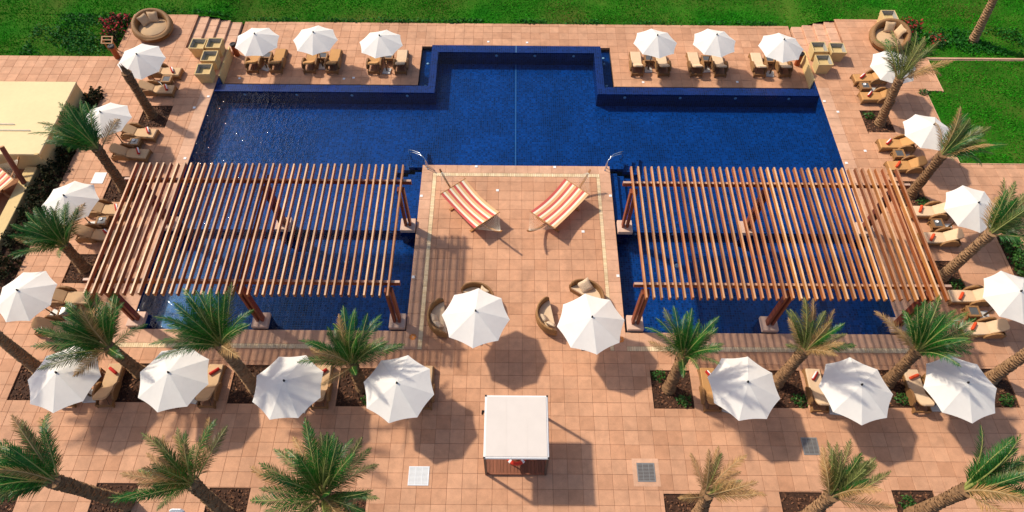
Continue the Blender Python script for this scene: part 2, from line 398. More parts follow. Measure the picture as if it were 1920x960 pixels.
# chamfer only shallow in height
TILE.v = [(x, y, (-.022 if z < -.5 else (-.006 if z < -.001 else 0))) for x, y, z in TILE.v]
TILE_ME = {k: TILE.mesh('tile', k) for k in ('tile', 'coping')}
def tile_soup(rects, z):
    base = np.array(TILE.v); fs = TILE.f; V = []; F4 = []; F8 = []; me = MB()
    for x0, x1, y0, y1 in rects:
        o = len(me.v); cx, cy, sx, sy = (x0 + x1) / 2, (y0 + y1) / 2, x1 - x0, y1 - y0
        dz = random.uniform(-.003, .003)
        me.v += [(cx + v[0] * sx, cy + v[1] * sy, z + v[2] + dz) for v in TILE.v]
        me.f += [tuple(i + o for i in f) for f in fs[1:]]
    me.m = [0] * len(me.f); return me
def pave(name, regions, holes, z, ygap=GY, thick=.9, limit=300):
    rects = sub_rects(regions, holes)
    slab = MB()
    for x0, x1, y0, y1 in rects: slab.box(x0, x1, y0, y1, z - thick, z - .016)
    root = struct(slab.build(name, 'grout'))
    cells = []
    for rx0, rx1, ry0, ry1 in regions:
        i0, i1 = math.floor((rx0 - GX) / PITCH_T), math.ceil((rx1 - GX) / PITCH_T)
        j0, j1 = math.floor((ry0 - ygap) / PITCH_T), math.ceil((ry1 - ygap) / PITCH_T)
        for i in range(i0, i1):
            for j in range(j0, j1):
                x0, x1 = max(rx0, GX + i * PITCH_T), min(rx1, GX + (i + 1) * PITCH_T)
                y0, y1 = max(ry0, ygap + j * PITCH_T), min(ry1, ygap + (j + 1) * PITCH_T)
                if x1 - x0 < .03 or y1 - y0 < .03: continue
                for q in sub_rects([(x0, x1, y0, y1)], holes):
                    if q[1] - q[0] < .05 or q[3] - q[2] < .05: continue
                    cells.append((q[0] + .0055, q[1] - .0055, q[2] + .0055, q[3] - .0055))
    vis = [c for c in cells if shown((c[0] + c[1]) / 2, (c[2] + c[3]) / 2, z, 0)]
    vis.sort(key=lambda c: -((c[1] - c[0]) * (c[3] - c[2]) > .2) * 1000 + ((c[0] + c[1]) / 2) ** 2 + ((c[2] + c[3]) / 2) ** 2)
    one = set(vis[:limit])
    for c in vis[:limit]:
        t = link('tile', TILE_ME['tile'], root, ((c[0] + c[1]) / 2, (c[2] + c[3]) / 2, z + random.uniform(-.003, .003)))
        t.scale = (c[1] - c[0], c[3] - c[2], 1); t.rotation_euler = (random.gauss(0, .002), random.gauss(0, .002), 0)
    rest = [c for c in cells if c not in one]
    if rest: struct(tile_soup(rest, z).build('tile_field', 'tile', root), 'stuff')
    return root
CW = .72   # pool coping width
near_deck = pave('near_deck', [(-45, 45, 2.0, 13.25)], BEDS, 0)
terrace = pave('terrace', [(-4.13, 4.67, 13.25, 23.70)], [], 0)
left_deck = pave('left_deck', [(-24.6, XL - CW, 13.25, 29.9), (-60, XL - CW, 29.9, 33.2), (-25.05, -20.78, 33.2, 37.3), (-20.78, XL, 33.2, 34.05), (XL - CW, XL, 30.9, 33.2)], BEDS, 0)
right_deck = pave('right_deck', [(XR + CW, 25.15, 13.25, 30.7), (25.15, 60, 13.25, 24.86), (XR + CW, 26.2, 30.7, 33.6), (21.3, 25.0, 33.6, 37.4), (XR, 21.3, 33.6, 34.2), (XR, XR + CW, 30.9, 33.6)],
                  BEDS + [(25.3, 26.3, 8, 20.0)], 0)
lower_deck = pave('lower_deck', [(XL + .07, XR - .07, 31.6, 37.55)], [(-5.9, 6.36, 31.6, 35.2)], -.7, 31.6)

def slabs(root, rects, z=0.0):
    b = MB()
    for x0, x1, y0, y1 in rects:
        b.box(x0, x1, y0, y1, z - .9, z - .016)
        L_ = max(x1 - x0, y1 - y0); n = max(1, round(L_ / .64)); hor = (x1 - x0) > (y1 - y0)
        for k in range(n):
            if hor: c = (x0 + (x1 - x0) * k / n, x0 + (x1 - x0) * (k + 1) / n, y0, y1)
            else: c = (x0, x1, y0 + (y1 - y0) * k / n, y0 + (y1 - y0) * (k + 1) / n)
            t = link('coping_tile', TILE_ME['coping'], root, ((c[0] + c[1]) / 2, (c[2] + c[3]) / 2, z + .004 + random.uniform(-.002, .002)))
            t.scale = (c[1] - c[0] - .008, c[3] - c[2] - .008, 1)
    return b
cop = bpy.data.objects.new('pool_coping', None); C.objects.link(cop); struct(cop)
cb = slabs(cop, [(XL - CW, TL, 13.5, YN), (TR, XR + CW, 13.5, YN), (XL - CW, XL, YN, 30.9), (XR, XR + CW, YN, 30.9),
                 (TL, TL + .61, 13.25, 23.94), (TR - .6, TR, 13.25, 23.94), (TL, TR, 23.94, TY)])
cb.box(XL - CW, TL, 13.25, 13.5, -.9, -.016); cb.box(TR, XR + CW, 13.25, 13.5, -.9, -.016)
cb.box(TL + .61, -4.13, 13.25, 23.94, -.9, -.016); cb.box(4.67, TR - .6, 13.25, 23.94, -.9, -.016); cb.box(-4.13, 4.67, 23.70, 23.94, -.9, -.016)
cb.build('coping_bed', 'grout', cop)
bd = MB()
def ribs(x0, x1, y0, y1):
    hor = (x1 - x0) > (y1 - y0); n = int(max(x1 - x0, y1 - y0) / .105)
    for k in range(n):
        if hor: a, b_ = x0 + (x1 - x0) * k / n, x0 + (x1 - x0) * (k + 1) / n; bd.box(a + .006, b_ - .006, y0, y1, -.015, .006 + random.uniform(0, .004))
        else: a, b_ = y0 + (y1 - y0) * k / n, y0 + (y1 - y0) * (k + 1) / n; bd.box(x0, x1, a + .006, b_ - .006, -.015, .006 + random.uniform(0, .004))
ribs(XL - CW, TL, 13.26, 13.49); ribs(TR, XR + CW, 13.26, 13.49)
ribs(TL + .62, -4.14, 13.26, 23.69); ribs(4.68, TR - .61, 13.26, 23.69); ribs(TL + .62, TR - .61, 23.71, 23.93)
struct(bd.build('pale_ribbed_band', 'band', cop), 'stuff')

# ------------------------------------------------------------------ steps between the two levels
for side, xs in ((-1, [-20.78, -20.11, -19.47, -18.80, XL - .03]), (1, [21.3, 20.64, 19.98, 19.3, XR + .03])):
    st = bpy.data.objects.new('steps', None); C.objects.link(st); struct(st)
    for k in range(4):
        a, b_ = sorted((xs[k], xs[k + 1])); z = -.14 * (k + 1)
        y = 34.05 if side < 0 else 34.2
        while y < 37.25:
            y2 = min(y + .63, 37.3); m = MB(); m.cbox(a + .003, b_ - .003, y + .006, y2 - .006, -.86, z, .012); m.build('step_slab', 'coping', st); y = y2
# walls that hold up the sides of the lower terrace
for x0, x1, lab in ((XL + .004, XL + .064, 'low ochre retaining wall beside the four cube planters'), (XR - .064, XR - .004, 'low ochre retaining wall beside the three cube planters')):
    m = MB(); m.box(x0, x1, 31.5, 34.12, -.9, .012); m.box(x0 - .02, x1 + .02, 31.5, 34.14, .012, .04)
    tag(m.build('retaining_wall', 'ochre_wall'), lab, 'wall')

# ------------------------------------------------------------------ pool
pool = MB()
ZF = -1.0
for a in ((XL, TL, YN, 20.35), (TR, XR, YN, 20.35), (XL, XR, TY, 30.22), (-4.7, 5.16, 30.22, 33.89), (XL, TL, 20.9, TY), (TR, XR, 20.9, TY)):
    pool.add([(a[0], a[2], ZF), (a[1], a[2], ZF), (a[1], a[3], ZF), (a[0], a[3], ZF)], [(0, 1, 2, 3)])
def wall(x0, y0, x1, y1, z0=ZF - .02, z1=-.02, off=.004):
    d = Vector((x1 - x0, y1 - y0, 0)).normalized(); n = Vector((-d.y, d.x, 0)) * off
    pool.add([(x0 + n.x, y0 + n.y, z0), (x1 + n.x, y1 + n.y, z0), (x1 + n.x, y1 + n.y, z1), (x0 + n.x, y0 + n.y, z1)], [(0, 1, 2, 3)])
wall(XL, YN, TL, YN); wall(TL, YN, TL, TY); wall(TL, TY, TR, TY); wall(TR, TY, TR, YN); wall(TR, YN, XR, YN)
wall(XR, YN, XR, 31.5); wall(XL, 31.5, XL, YN)
for a, b_ in ((XL, TL), (TR, XR)):
    pool.box(a + .01, b_ - .01, 20.35, 20.9, ZF, -.48)
for s_, x in ((-1, TL), (1, TR)):
    for k in range(3):
        a, b_ = sorted((x + s_ * .42 * k + s_ * .006, x + s_ * .42 * (k + 1))); pool.box(a, b_, 21.0, 24.2, ZF, -.22 * (k + 1) - .05)
pool_o = struct(pool.build('pool_basin', 'mosaic'))
# corner treads under the hand rails
for s_, x in ((-1, TL), (1, TR)):
    m = MB()
    for k in range(3):
        r0 = .5 + .45 * k; z = -.24 * (k + 1)
        pts = [(x - s_ * .4, 24.51), (x + s_ * (r0 + .3), 24.51), (x + s_ * (r0 + .5), 24.51 + r0), (x + s_ * .0, 24.7 + r0 * 1.1)]
        m.prism(pts, ZF + .01, z, lambda a, b_, t: (a, b_, t))
    m.build('corner_tread', 'mosaic', pool_o)
wr = bpy.data.objects.new('pool_weir', None); C.objects.link(wr); struct(wr)
for a in ((XL + .006, -5.14, 30.22, YF), (-5.14, -4.70, 30.22, 34.54), (-4.70, 5.16, 33.89, 34.54), (5.16, 5.62, 30.22, 34.54), (5.62, XR - .006, 30.22, YF)):
    m = MB(); m.box(*a, -1.6, -.035); m.build('weir_wall', 'mosaic_weir', wr)
m = MB(); m.box(XL + .01, -5.15, YF, 31.59, -1.3, -1.02); m.box(5.63, XR - .01, YF, 31.59, -1.3, -1.02); m.box(-5.89, -5.15, 31.59, 35.19, -1.3, -1.02); m.box(5.63, 6.35, 31.59, 35.19, -1.3, -1.02); m.box(-5.15, 5.63, 34.55, 35.19, -1.3, -1.02)
trough = struct(m.build('overflow_trough', 'mosaic'))
m = MB(); m.box(.20, .24, TY + .02, 33.88, ZF + .001, ZF + .006); m.box(.20, .24, 33.89, 34.54, -.035, -.030); m.build('lane_line', 'white_mosaic', pool_o)
m = MB()
for a in ((XL, TL, YN, TY), (TR, XR, YN, TY), (XL, XR, TY, 30.22), (-4.7, 5.16, 30.22, 33.89)):
    m.add([(a[0], a[2], -.075), (a[1], a[2], -.075), (a[1], a[3], -.075), (a[0], a[3], -.075)], [(0, 1, 2, 3)])
struct(m.build('pool_water', 'water'))
m = MB()
for a in ((XL, -5.14, YF, 31.6), (5.62, XR, YF, 31.6), (-5.9, -5.14, 31.6, 35.2), (5.62, 6.36, 31.6, 35.2), (-5.14, 5.62, 34.54, 35.2)):
    m.add([(a[0], a[2], -.86), (a[1], a[2], -.86), (a[1], a[3], -.86), (a[0], a[3], -.86)], [(0, 1, 2, 3)])
struct(m.build('trough_water', 'trough_water'))

# ------------------------------------------------------------------ lawns
def lawn_z(x):
    t = np.clip((np.abs(np.asarray(x, float) - .3) - 18.0) / 2.6, 0, 1); t = t * t * (3 - 2 * t)
    return -.74 + .71 * t
LAWNS = [(-60, -25.05, 33.2, 37.4), (-60, -18.0, 37.3, 78), (-18.0, 18.6, 37.5, 78), (18.6, 60, 37.3, 78), (25.1, 60, 33.75, 37.5), (26.25, 60, 24.92, 33.5), (25.2, 26.25, 24.92, 30.6)]
V = []; F = []
for x0, x1, y0, y1 in LAWNS:
    nx, ny = max(2, int((x1 - x0) / .8)), max(2, int((y1 - y0) / .8))
    xs, ys = np.linspace(x0, x1, nx + 1), np.linspace(y0, y1, ny + 1); o = sum(len(v) for v in V)
    X, Y = np.meshgrid(xs, ys); Z = lawn_z(X) + .03 * np.sin(X * 1.3) * np.sin(Y * 1.7) - .03
    V.append(np.stack([X, Y, Z], -1).reshape(-1, 3))
    idx = np.arange((nx + 1) * (ny + 1)).reshape(ny + 1, nx + 1) + o
    F.append(np.stack([idx[:-1, :-1], idx[:-1, 1:], idx[1:, 1:], idx[1:, :-1]], -1).reshape(-1, 4))
struct(link('lawn', np_mesh('lawn', np.concatenate(V), np.concatenate(F), 'lawn', 4)))
m = MB(); m.box(26.2, 60, 33.5, 33.75, -1, -.04); m.box(26.2, 60, 33.56, 33.68, -.04, .03); m.box(25.15, 25.2, 24.86, 30.7, -.9, .02); m.box(25.15, 60, 24.86, 24.92, -.9, .02); m.box(26.2, 26.25, 30.65, 33.5, -.9, .02)
struct(m.build('lawn_kerb', 'coping'))

def blade_soup(pts, h, wd, lean):
    n = len(pts); a = RNG.uniform(0, 2 * PI, n); H = h * RNG.uniform(.6, 1.3, n); W = wd * RNG.uniform(.6, 1.3, n)
    d = np.stack([np.cos(a), np.sin(a), np.zeros(n)], -1); p = np.stack([-np.sin(a), np.cos(a), np.zeros(n)], -1)
    tip = pts + d * (H * lean * RNG.uniform(.4, 1.3, n))[:, None] + np.array([0, 0, 1.]) * (H * .8)[:, None]
    return np.stack([pts - p * W[:, None] / 2, pts + p * W[:, None] / 2, tip], 1).reshape(-1, 3), np.arange(3 * n).reshape(-1, 3)
def leaf_soup(pts, size, flat=.5):
    """small folded diamond leaves with random facing"""
    n = len(pts); nrm = RNG.normal(0, 1, (n, 3)); nrm[:, 2] = np.abs(nrm[:, 2]) + flat; nrm /= np.linalg.norm(nrm, axis=1)[:, None]
    t = RNG.normal(0, 1, (n, 3)); t -= nrm * (t * nrm).sum(1)[:, None]; t /= np.linalg.norm(t, axis=1)[:, None]; b = np.cross(nrm, t)
    s = (size * RNG.uniform(.6, 1.35, n))[:, None]
    v = np.stack([pts - t * s * .5, pts + b * s * .3, pts + t * s * .5, pts - b * s * .3], 1).reshape(-1, 3)
    return v, np.arange(4 * n).reshape(-1, 4)
def scatter(rects, dens):
    out = []
    for x0, x1, y0, y1 in rects:
        n = int((x1 - x0) * (y1 - y0) * dens); out.append(np.stack([RNG.uniform(x0, x1, n), RNG.uniform(y0, y1, n)], -1))
    p = np.concatenate(out); z = lawn_z(p[:, 0]) + .03 * np.sin(p[:, 0] * 1.3) * np.sin(p[:, 1] * 1.7) - .04
    return np.column_stack([p, z])
def patch(x, y):   # 0..1 slow mottling
    return .5 + .25 * (np.sin(x * .9 + 1.3 * np.sin(y * .7)) + np.sin(y * 1.9 + x * .35 + 2 * np.sin(x * .23)))
P_ = scatter([(-38, -25.05, 33.12, 37.4), (-38, -18, 37.25, 41.5), (-18, 18.6, 37.40, 41.5), (18.6, 38, 37.28, 41.5), (25.0, 38, 33.70, 37.5), (26.12, 34, 24.84, 33.5), (25.08, 26.25, 24.84, 30.75)], 230)
P_ = P_[RNG.uniform(0, 1, len(P_)) < .35 + .75 * patch(P_[:, 0], P_[:, 1])]
v, f = blade_soup(P_, .10, .07, .8)
g_o = link('grass', np_mesh('grass', v, f, 'grass', 3)); struct(g_o, 'stuff'); g_o['label'] = 'short green lawn grass around the paved pool area'
Q = scatter([(-31, -25.2, 33.3, 37.3), (-18, 19, 37.55, 37.95), (25.3, 33, 34, 36.5), (-25, -18, 37.45, 37.8)], 140)
k = patch(Q[:, 0] * 1.7, Q[:, 1] * 1.3)
Q = Q[RNG.uniform(0, 1, len(Q)) < np.clip(k * 1.6 - .2, 0, 1)]; Q[:, 2] += RNG.uniform(.03, .22, len(Q))
v, f = leaf_soup(Q, .17)
o = struct(link('ground_cover', np_mesh('ground_cover', v, f, 'cover', 4)), 'stuff'); o['label'] = 'low leafy ground cover along the lawn edge'
def clump(c, rx, ry, rz, n):
    d = RNG.normal(0, 1, (n, 3)); d /= np.linalg.norm(d, axis=1)[:, None]; r = RNG.uniform(.45, 1.05, n) ** .6
    p = d * r[:, None] * np.array([rx, ry, rz]) * (1 + .25 * np.sin(d[:, :1] * 7 + 3 * d[:, 1:2] * 2)); p[:, 2] = np.abs(p[:, 2]); return p + np.array(c)
def shrub(name, c, rx, ry, rz, n, size, mat, label, cat='shrub', group=None, flowers=0):
    root = thing(name, label, cat, c, 0, group)
    v, f = leaf_soup(clump((0, 0, .02), rx, ry, rz, n), size, .2); link('foliage', np_mesh('foliage', v, f, mat, 4), root)
    b = MB()
    for k in range(5):
        a = k * 1.257 + random.random(); b.tube([(0, 0, 0), (rx * .3 * math.cos(a), ry * .3 * math.sin(a), rz * .4), (rx * .6 * math.cos(a), ry * .6 * math.sin(a), rz * .75)], [.02, .014, .006], 5)
    b.build('stem', 'trunk', root)
    if flowers:
        v, f = leaf_soup(clump((0, 0, .08), rx * 1.02, ry * 1.02, rz, flowers), .17, .9); struct(link('flower', np_mesh('flower', v, f, 'flower', 4), root), 'stuff')
    return root
shrub('flowering_shrub', (-25.85, 36.1, 0), .95, 1.0, .55, 420, .16, 'shrub', 'low shrub with red flowers beside the round daybed on the left', flowers=190)
shrub('flowering_shrub', (-25.6, 34.7, 0), .6, .8, .45, 300, .15, 'shrub', 'dark shrub behind the wooden bollard at the lawn corner', flowers=12)
shrub('flowering_shrub', (26.0, 36.6, 0), .75, .6, .5, 300, .15, 'herb', 'red flowering shrub right of the lone cube planter', flowers=160)
shrub('flowering_shrub', (27.3, 35.2, 0), .6, .6, .4, 240, .15, 'herb', 'smaller red flowering shrub in the lawn beside the right daybed', flowers=50)

# ------------------------------------------------------------------ planting pockets
for x0, x1, y0, y1 in BEDS:
    if not any(shown(x, y, 0, 0) for x in (x0, x1) for y in (y0, y1)): continue
    m = MB(); m.box(x0 - .03, x1 + .03, y0 - .03, y1 + .03, -.8, -.07); bed = struct(m.build('planting_bed', 'soil'))
    n = int((x1 - x0) * (y1 - y0) * 150); p = np.column_stack([RNG.uniform(x0 + .05, x1 - .05, n), RNG.uniform(y0 + .05, y1 - .05, n), RNG.uniform(-.08, -.03, n)])
    v, f = leaf_soup(p, .13, .8); struct(link('bark_mulch', np_mesh('bark_mulch', v, f, 'chip', 4), bed), 'stuff')
# long shrub border by the ochre building, and the strip at the far right
for nm, (x0, x1, y0, y1) in (('shrub_border', (-26.02, -24.605, 11, 23.95)), ('shrub_border', (-25.43, -24.605, 23.95, 29.9)), ('shrub_border', (25.33, 26.27, 8, 19.97))):
    if x0 > x1: x0, x1 = x1 - .9, x1
    m = MB(); m.box(x0, x1, y0, y1, -.8, -.06); bed = struct(m.build(nm, 'soil'))
    n = int((x1 - x0) * (y1 - y0) * 120); p = np.column_stack([RNG.uniform(x0, x1, n), RNG.uniform(y0, y1, n), RNG.uniform(-.07, -.02, n)])
    v, f = leaf_soup(p, .12, .8); struct(link('bark_mulch', np_mesh('bark_mulch', v, f, 'chip', 4), bed), 'stuff')
SH = ['at the far end of the ochre building', 'second from the far end of the ochre building', 'under the palm leaning over the roof', 'by the middle of the ochre wall', 'near the low wall corner',
      'by the low garden wall', 'behind the parasol by the low wall', 'next to the palm over the low wall', 'at the near end of the border']
for k, (x, y) in enumerate(((-24.95, 29.3), (-25.0, 27.9), (-24.95, 26.5), (-25.0, 25.1), (-25.2, 23.7), (-25.35, 22.3), (-25.3, 20.9), (-25.4, 19.3), (-25.3, 17.5))):
    shrub('shrub', (x, y, 0), 0.72 if y < 24 else .45, .85, .55, 480, .17, 'shrub', 'dark leafy shrub in the wall border, ' + SH[k], group='dark shrubs along the ochre wall')
for k, (x, y) in enumerate(((25.8, 19.4), (25.8, 18.2), (25.85, 17.0))):
    shrub('shrub', (x, y, 0), .5, .75, .5, 420, .16, 'herb', 'green shrub in the right edge strip, ' + ('farthest', 'middle', 'nearest')[k] + ' of the three', group='green shrubs in the right strip')
HB = [(21.05, 28.55, 'in the bed of the far right palm'), (6.78, 12.05, 'at the far corner of the bed left of the ochre lounger'), (7.75, 10.85, 'at the near corner of the bed left of the ochre lounger'),
      (12.95, 10.9, 'under the brown and green palm'), (17.6, 10.95, 'in the bed between the two right parasols'), (22.3, 10.95, 'below the rightmost palm trunk'),
      (22.2, 17.0, 'at the foot of the tall right palm'), (22.2, 22.1, 'by the right palm beside the pergola end'), (16.4, 6.5, 'in the bottom right bed'), (24.95, 30.5, 'at the small notch of the right lawn'),
      (-5.7 - .6, 10.75, 'by the palm before the left pergola')]
for x, y, t in HB: shrub('bed_plant', (x, y, -.06), .34, .3, .26, 150, .11, 'herb', 'small green plant ' + t, 'plant', 'small plants in the palm beds')

# ------------------------------------------------------------------ ochre building, garden wall, court
b = thing('flat_roofed_building', 'flat-roofed ochre building with cream roof at the left edge', 'building', (-25.40, 23.95, 0))
m = MB(); m.box(-16, -.03, .06, 5.55, -.9, 1.14); m.build('wall', 'ochre_wall', b)
m = MB(); m.cbox(-16, 0, 0, 5.6, 1.14, 1.25, .02); rf = m.build('roof', 'roof', b)
m = MB(); m.box(-.16, .02, -.12, -.002, .95, 1.36); m.build('parapet_end', 'ochre_wall', b)
for x1, y in ((-2.2, 2.15), (-1.15, 1.70)):
    m = MB(); m.tube([(-5, y, 1.30), (x1, y, 1.30), (x1 + .03, y, 1.27)], .022, 6); m.build('pipe', 'plate', rf)
m = MB(); m.cbox(-26.67, -26.02, 9, 23.9, -.9, .30, .025)
tag(m.build('garden_wall', 'ochre_wall'), 'low ochre garden wall running toward the camera at the left edge', 'wall')
m = MB(); m.box(-60, -26.67, 9, 23.95, -.9, -.02); struct(m.build('court_floor', 'court'))
po = thing('timber_post', 'round dark timber post standing on the low garden wall', 'post')
m = MB(); m.tube([(-26.3, 22.75, .29), (-26.4, 23.1, 1.3), (-26.55, 23.5, 2.3)], [.135, .13, .125], 14); m.build('shaft', 'post', po)
m = MB(); m.tube([(-26.55, 23.5, 2.3), (-26.555, 23.512, 2.33)], .127, 14); m.build('cap', 'teak', po)

# ------------------------------------------------------------------ pergolas
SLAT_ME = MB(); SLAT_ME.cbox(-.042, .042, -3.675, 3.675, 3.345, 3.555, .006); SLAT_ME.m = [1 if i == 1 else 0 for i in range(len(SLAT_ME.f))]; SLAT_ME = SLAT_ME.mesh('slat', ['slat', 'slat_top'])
def pergola(label, xs_slat, xp, bx):
    root = thing('pergola', label, 'pergola')
    for x in xs_slat:
        o = link('slat', SLAT_ME, root, (x, 17.805 + random.uniform(-.02, .02), random.uniform(-.004, .004)))
        o.rotation_euler = (0, 0, random.gauss(0, .0014)); o.location.x += random.gauss(0, .004)
    for y in (20.64, 14.95):
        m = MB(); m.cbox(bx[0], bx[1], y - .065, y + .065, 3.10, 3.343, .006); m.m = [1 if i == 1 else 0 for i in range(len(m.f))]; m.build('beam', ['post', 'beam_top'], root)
    for x in xp:
        m = MB(); m.cbox(x - .045, x + .045, 14.45, 21.0, 3.06, 3.27, .006); m.build('cross_tie', 'post', root)
        for y in (20.3, 14.68):
            for s in (-1, 1):
                m = MB(); m.cbox(x + s * .115 - .06, x + s * .115 + .06, y - .14, y + .14, .195, 3.10, .008); m.build('post', 'post', root)
            m = MB(); m.cbox(x - .38, x + .38, y - .40, y + .36, -.02, .20, .012); ft = m.build('footing', 'pad', root)
            m = MB(); m.box(x - .36, x + .36, y - .38, y + .34, -1.28, -.02); m.build('pier', 'mosaic_weir', ft)
            m = MB(); m.box(x - .03, x + .03, y - .03, y + .03, .2, .3); m.build('post_shoe', 'steel', root)
    return root
pergola('long timber slat pergola over the left half of the pool', np.linspace(-18.32, -5.30, 40), (-17.80, -11.88, -5.38), (-18.75, -4.87))
pergola('long timber slat pergola over the right half of the pool', np.linspace(5.85, 18.84, 40), (5.93, 12.33, 18.45), (5.41, 19.35))

# ------------------------------------------------------------------ parasols
def umbrella_meshes(r):
    zt, zr = 2.72, 2.12; n = 8; me = {}
    p = MB(); A = 6; Rr = 8; vs = []
    h = PI / n
    for i in range(Rr + 1):
        t = i / Rr
        for j in range(A + 1):
            s = j / A * 2 - 1; a = s * h
            rib_r = .03 + (r - .03) * t
            chord = math.cos(h) / math.cos(a)                       # straight edge between ribs
            e = 1 - (1 - chord) * 1.4 * t                          # pulled in a little more than the chord
            rr = rib_r * e
            z = zt - (zt - zr) * (t ** 1.08) - .014 * math.sin(PI * t) * (1 - s * s)
            vs.append((rr * math.cos(a), rr * math.sin(a), z))
    fs = [(i * (A + 1) + j, i * (A + 1) + j + 1, (i + 1) * (A + 1) + j + 1, (i + 1) * (A + 1) + j) for i in range(Rr) for j in range(A)]
    p.add(vs, [tuple(reversed(f)) for f in fs]); me['canopy_panel'] = p.mesh('canopy_panel', 'canvas', True)
    q = MB(); q.tube([(0.03, 0, zt - .03), (r * .5, 0, zt - .03 - (zt - zr) * .47), (r * .985, 0, zr - .012)], .012, 5); me['rib'] = q.mesh('rib', 'bronze')
    q = MB(); q.tube([(0, 0, .1), (0, 0, zt - .02)], .028, 10); me['pole'] = q.mesh('pole', 'bronze', False)
    q = MB(); q.lathe([(.001, zt + .09), (.03, zt + .085), (.042, zt + .05), (.03, zt + .01), (.05, zt - .005), (.001, zt - .01)], 10); me['finial'] = q.mesh('finial', 'metal_dark', True)
    hp = .30 if r > 1.4 else .25; q = MB(); q.cbox(-hp, hp, -hp, hp, 0.004, .075, .015); me['base_plate'] = q.mesh('base_plate', 'plate')
    q = MB(); q.tube([(0, 0, .07), (0, 0, .42)], .05, 10); me['pole_socket'] = q.mesh('pole_socket', 'bronze')
    return me
UM = {1.5: umbrella_meshes(1.52), 1.35: umbrella_meshes(1.36)}
def umbrella(x, y, z, r, label, group, tilt=0.):
    me = UM[r]; root = thing('parasol', label, 'parasol', (x, y, z), random.uniform(-.2, .2) + PI / 8, group)
    root.rotation_euler = (tilt + random.gauss(0, .015), random.gauss(0, .02), random.uniform(-.39, .39))
    for k in ('pole', 'finial', 'base_plate', 'pole_socket'): link(k, me[k], root)
    for k in range(8):
        o = link('canopy_panel', me['canopy_panel'], root); o.rotation_euler = (0, 0, k * PI / 4 + PI / 8)
        o = link('rib', me['rib'], root); o.rotation_euler = (0, 0, k * PI / 4)
ORD = ['leftmost', 'second', 'third', 'fourth']
for k, (x, y) in enumerate(((-15.6, 33.0), (-12.06, 33.17), (-7.94, 32.8))):
    umbrella(x, y, -.7, 1.35, 'white parasol on the lower terrace behind the pool, ' + ('leftmost', 'middle', 'rightmost')[k] + ' of the left three', 'parasols behind the pool')
for k, (x, y) in enumerate(((8.62, 33.12), (12.3, 33.17), (16.32, 32.83))):
    umbrella(x, y, -.7, 1.35, 'white parasol on the lower terrace behind the pool, ' + ('leftmost', 'middle', 'rightmost')[k] + ' of the right three', 'parasols behind the pool')
for k, (x, y) in enumerate(((-21.50, 30.65), (-21.90, 25.65), (-21.86, 20.15), (-21.81, 14.9))):
    umbrella(x, y, 0, 1.35, 'white parasol left of the pool, ' + ('behind the bare palm trunk, farthest', 'beside the leaning palm, second from far', 'left of the pergola, third from far', 'cut by the left edge, nearest')[k], 'parasols down the left side', (.13, 0, .04, .06)[k])
for k, (x, y) in enumerate(((21.99, 30.6), (22.37, 25.27), (22.89, 20.42), (22.85, 15.25))):
    umbrella(x, y, 0, 1.35, 'white parasol right of the pool, ' + ('half hidden by palm fronds, farthest', 'second from far, beside the lawn', 'third from far, left of a tall palm', 'cut by the right edge, nearest')[k], 'parasols down the right side', (.12, 0, .11, .05)[k])
for k, (x, y) in enumerate(((-18.70, 10.85), (-14.16, 10.85), (-9.22, 10.5), (-4.66, 10.52))):
    umbrella(x, y, 0, 1.5, 'large cream parasol in front of the left pergola, ' + ('leftmost', 'second from left', 'third from left', 'rightmost')[k] + ' of four', 'parasols in the near row')
for k, (x, y) in enumerate(((9.76, 10.57), (14.49, 10.54), (18.94, 10.74))):
    umbrella(x, y, 0, 1.5, 'large cream parasol in front of the right pergola, ' + ('leftmost', 'middle', 'rightmost')[k] + ' of three', 'parasols in the near row')
for k, (x, y) in enumerate(((-1.61, 13.82), (3.57, 13.6))):
    umbrella(x, y, 0, 1.5, 'large cream parasol over the curved sofas on the terrace, ' + ('left', 'right') [k] + ' one', 'parasols on the terrace')

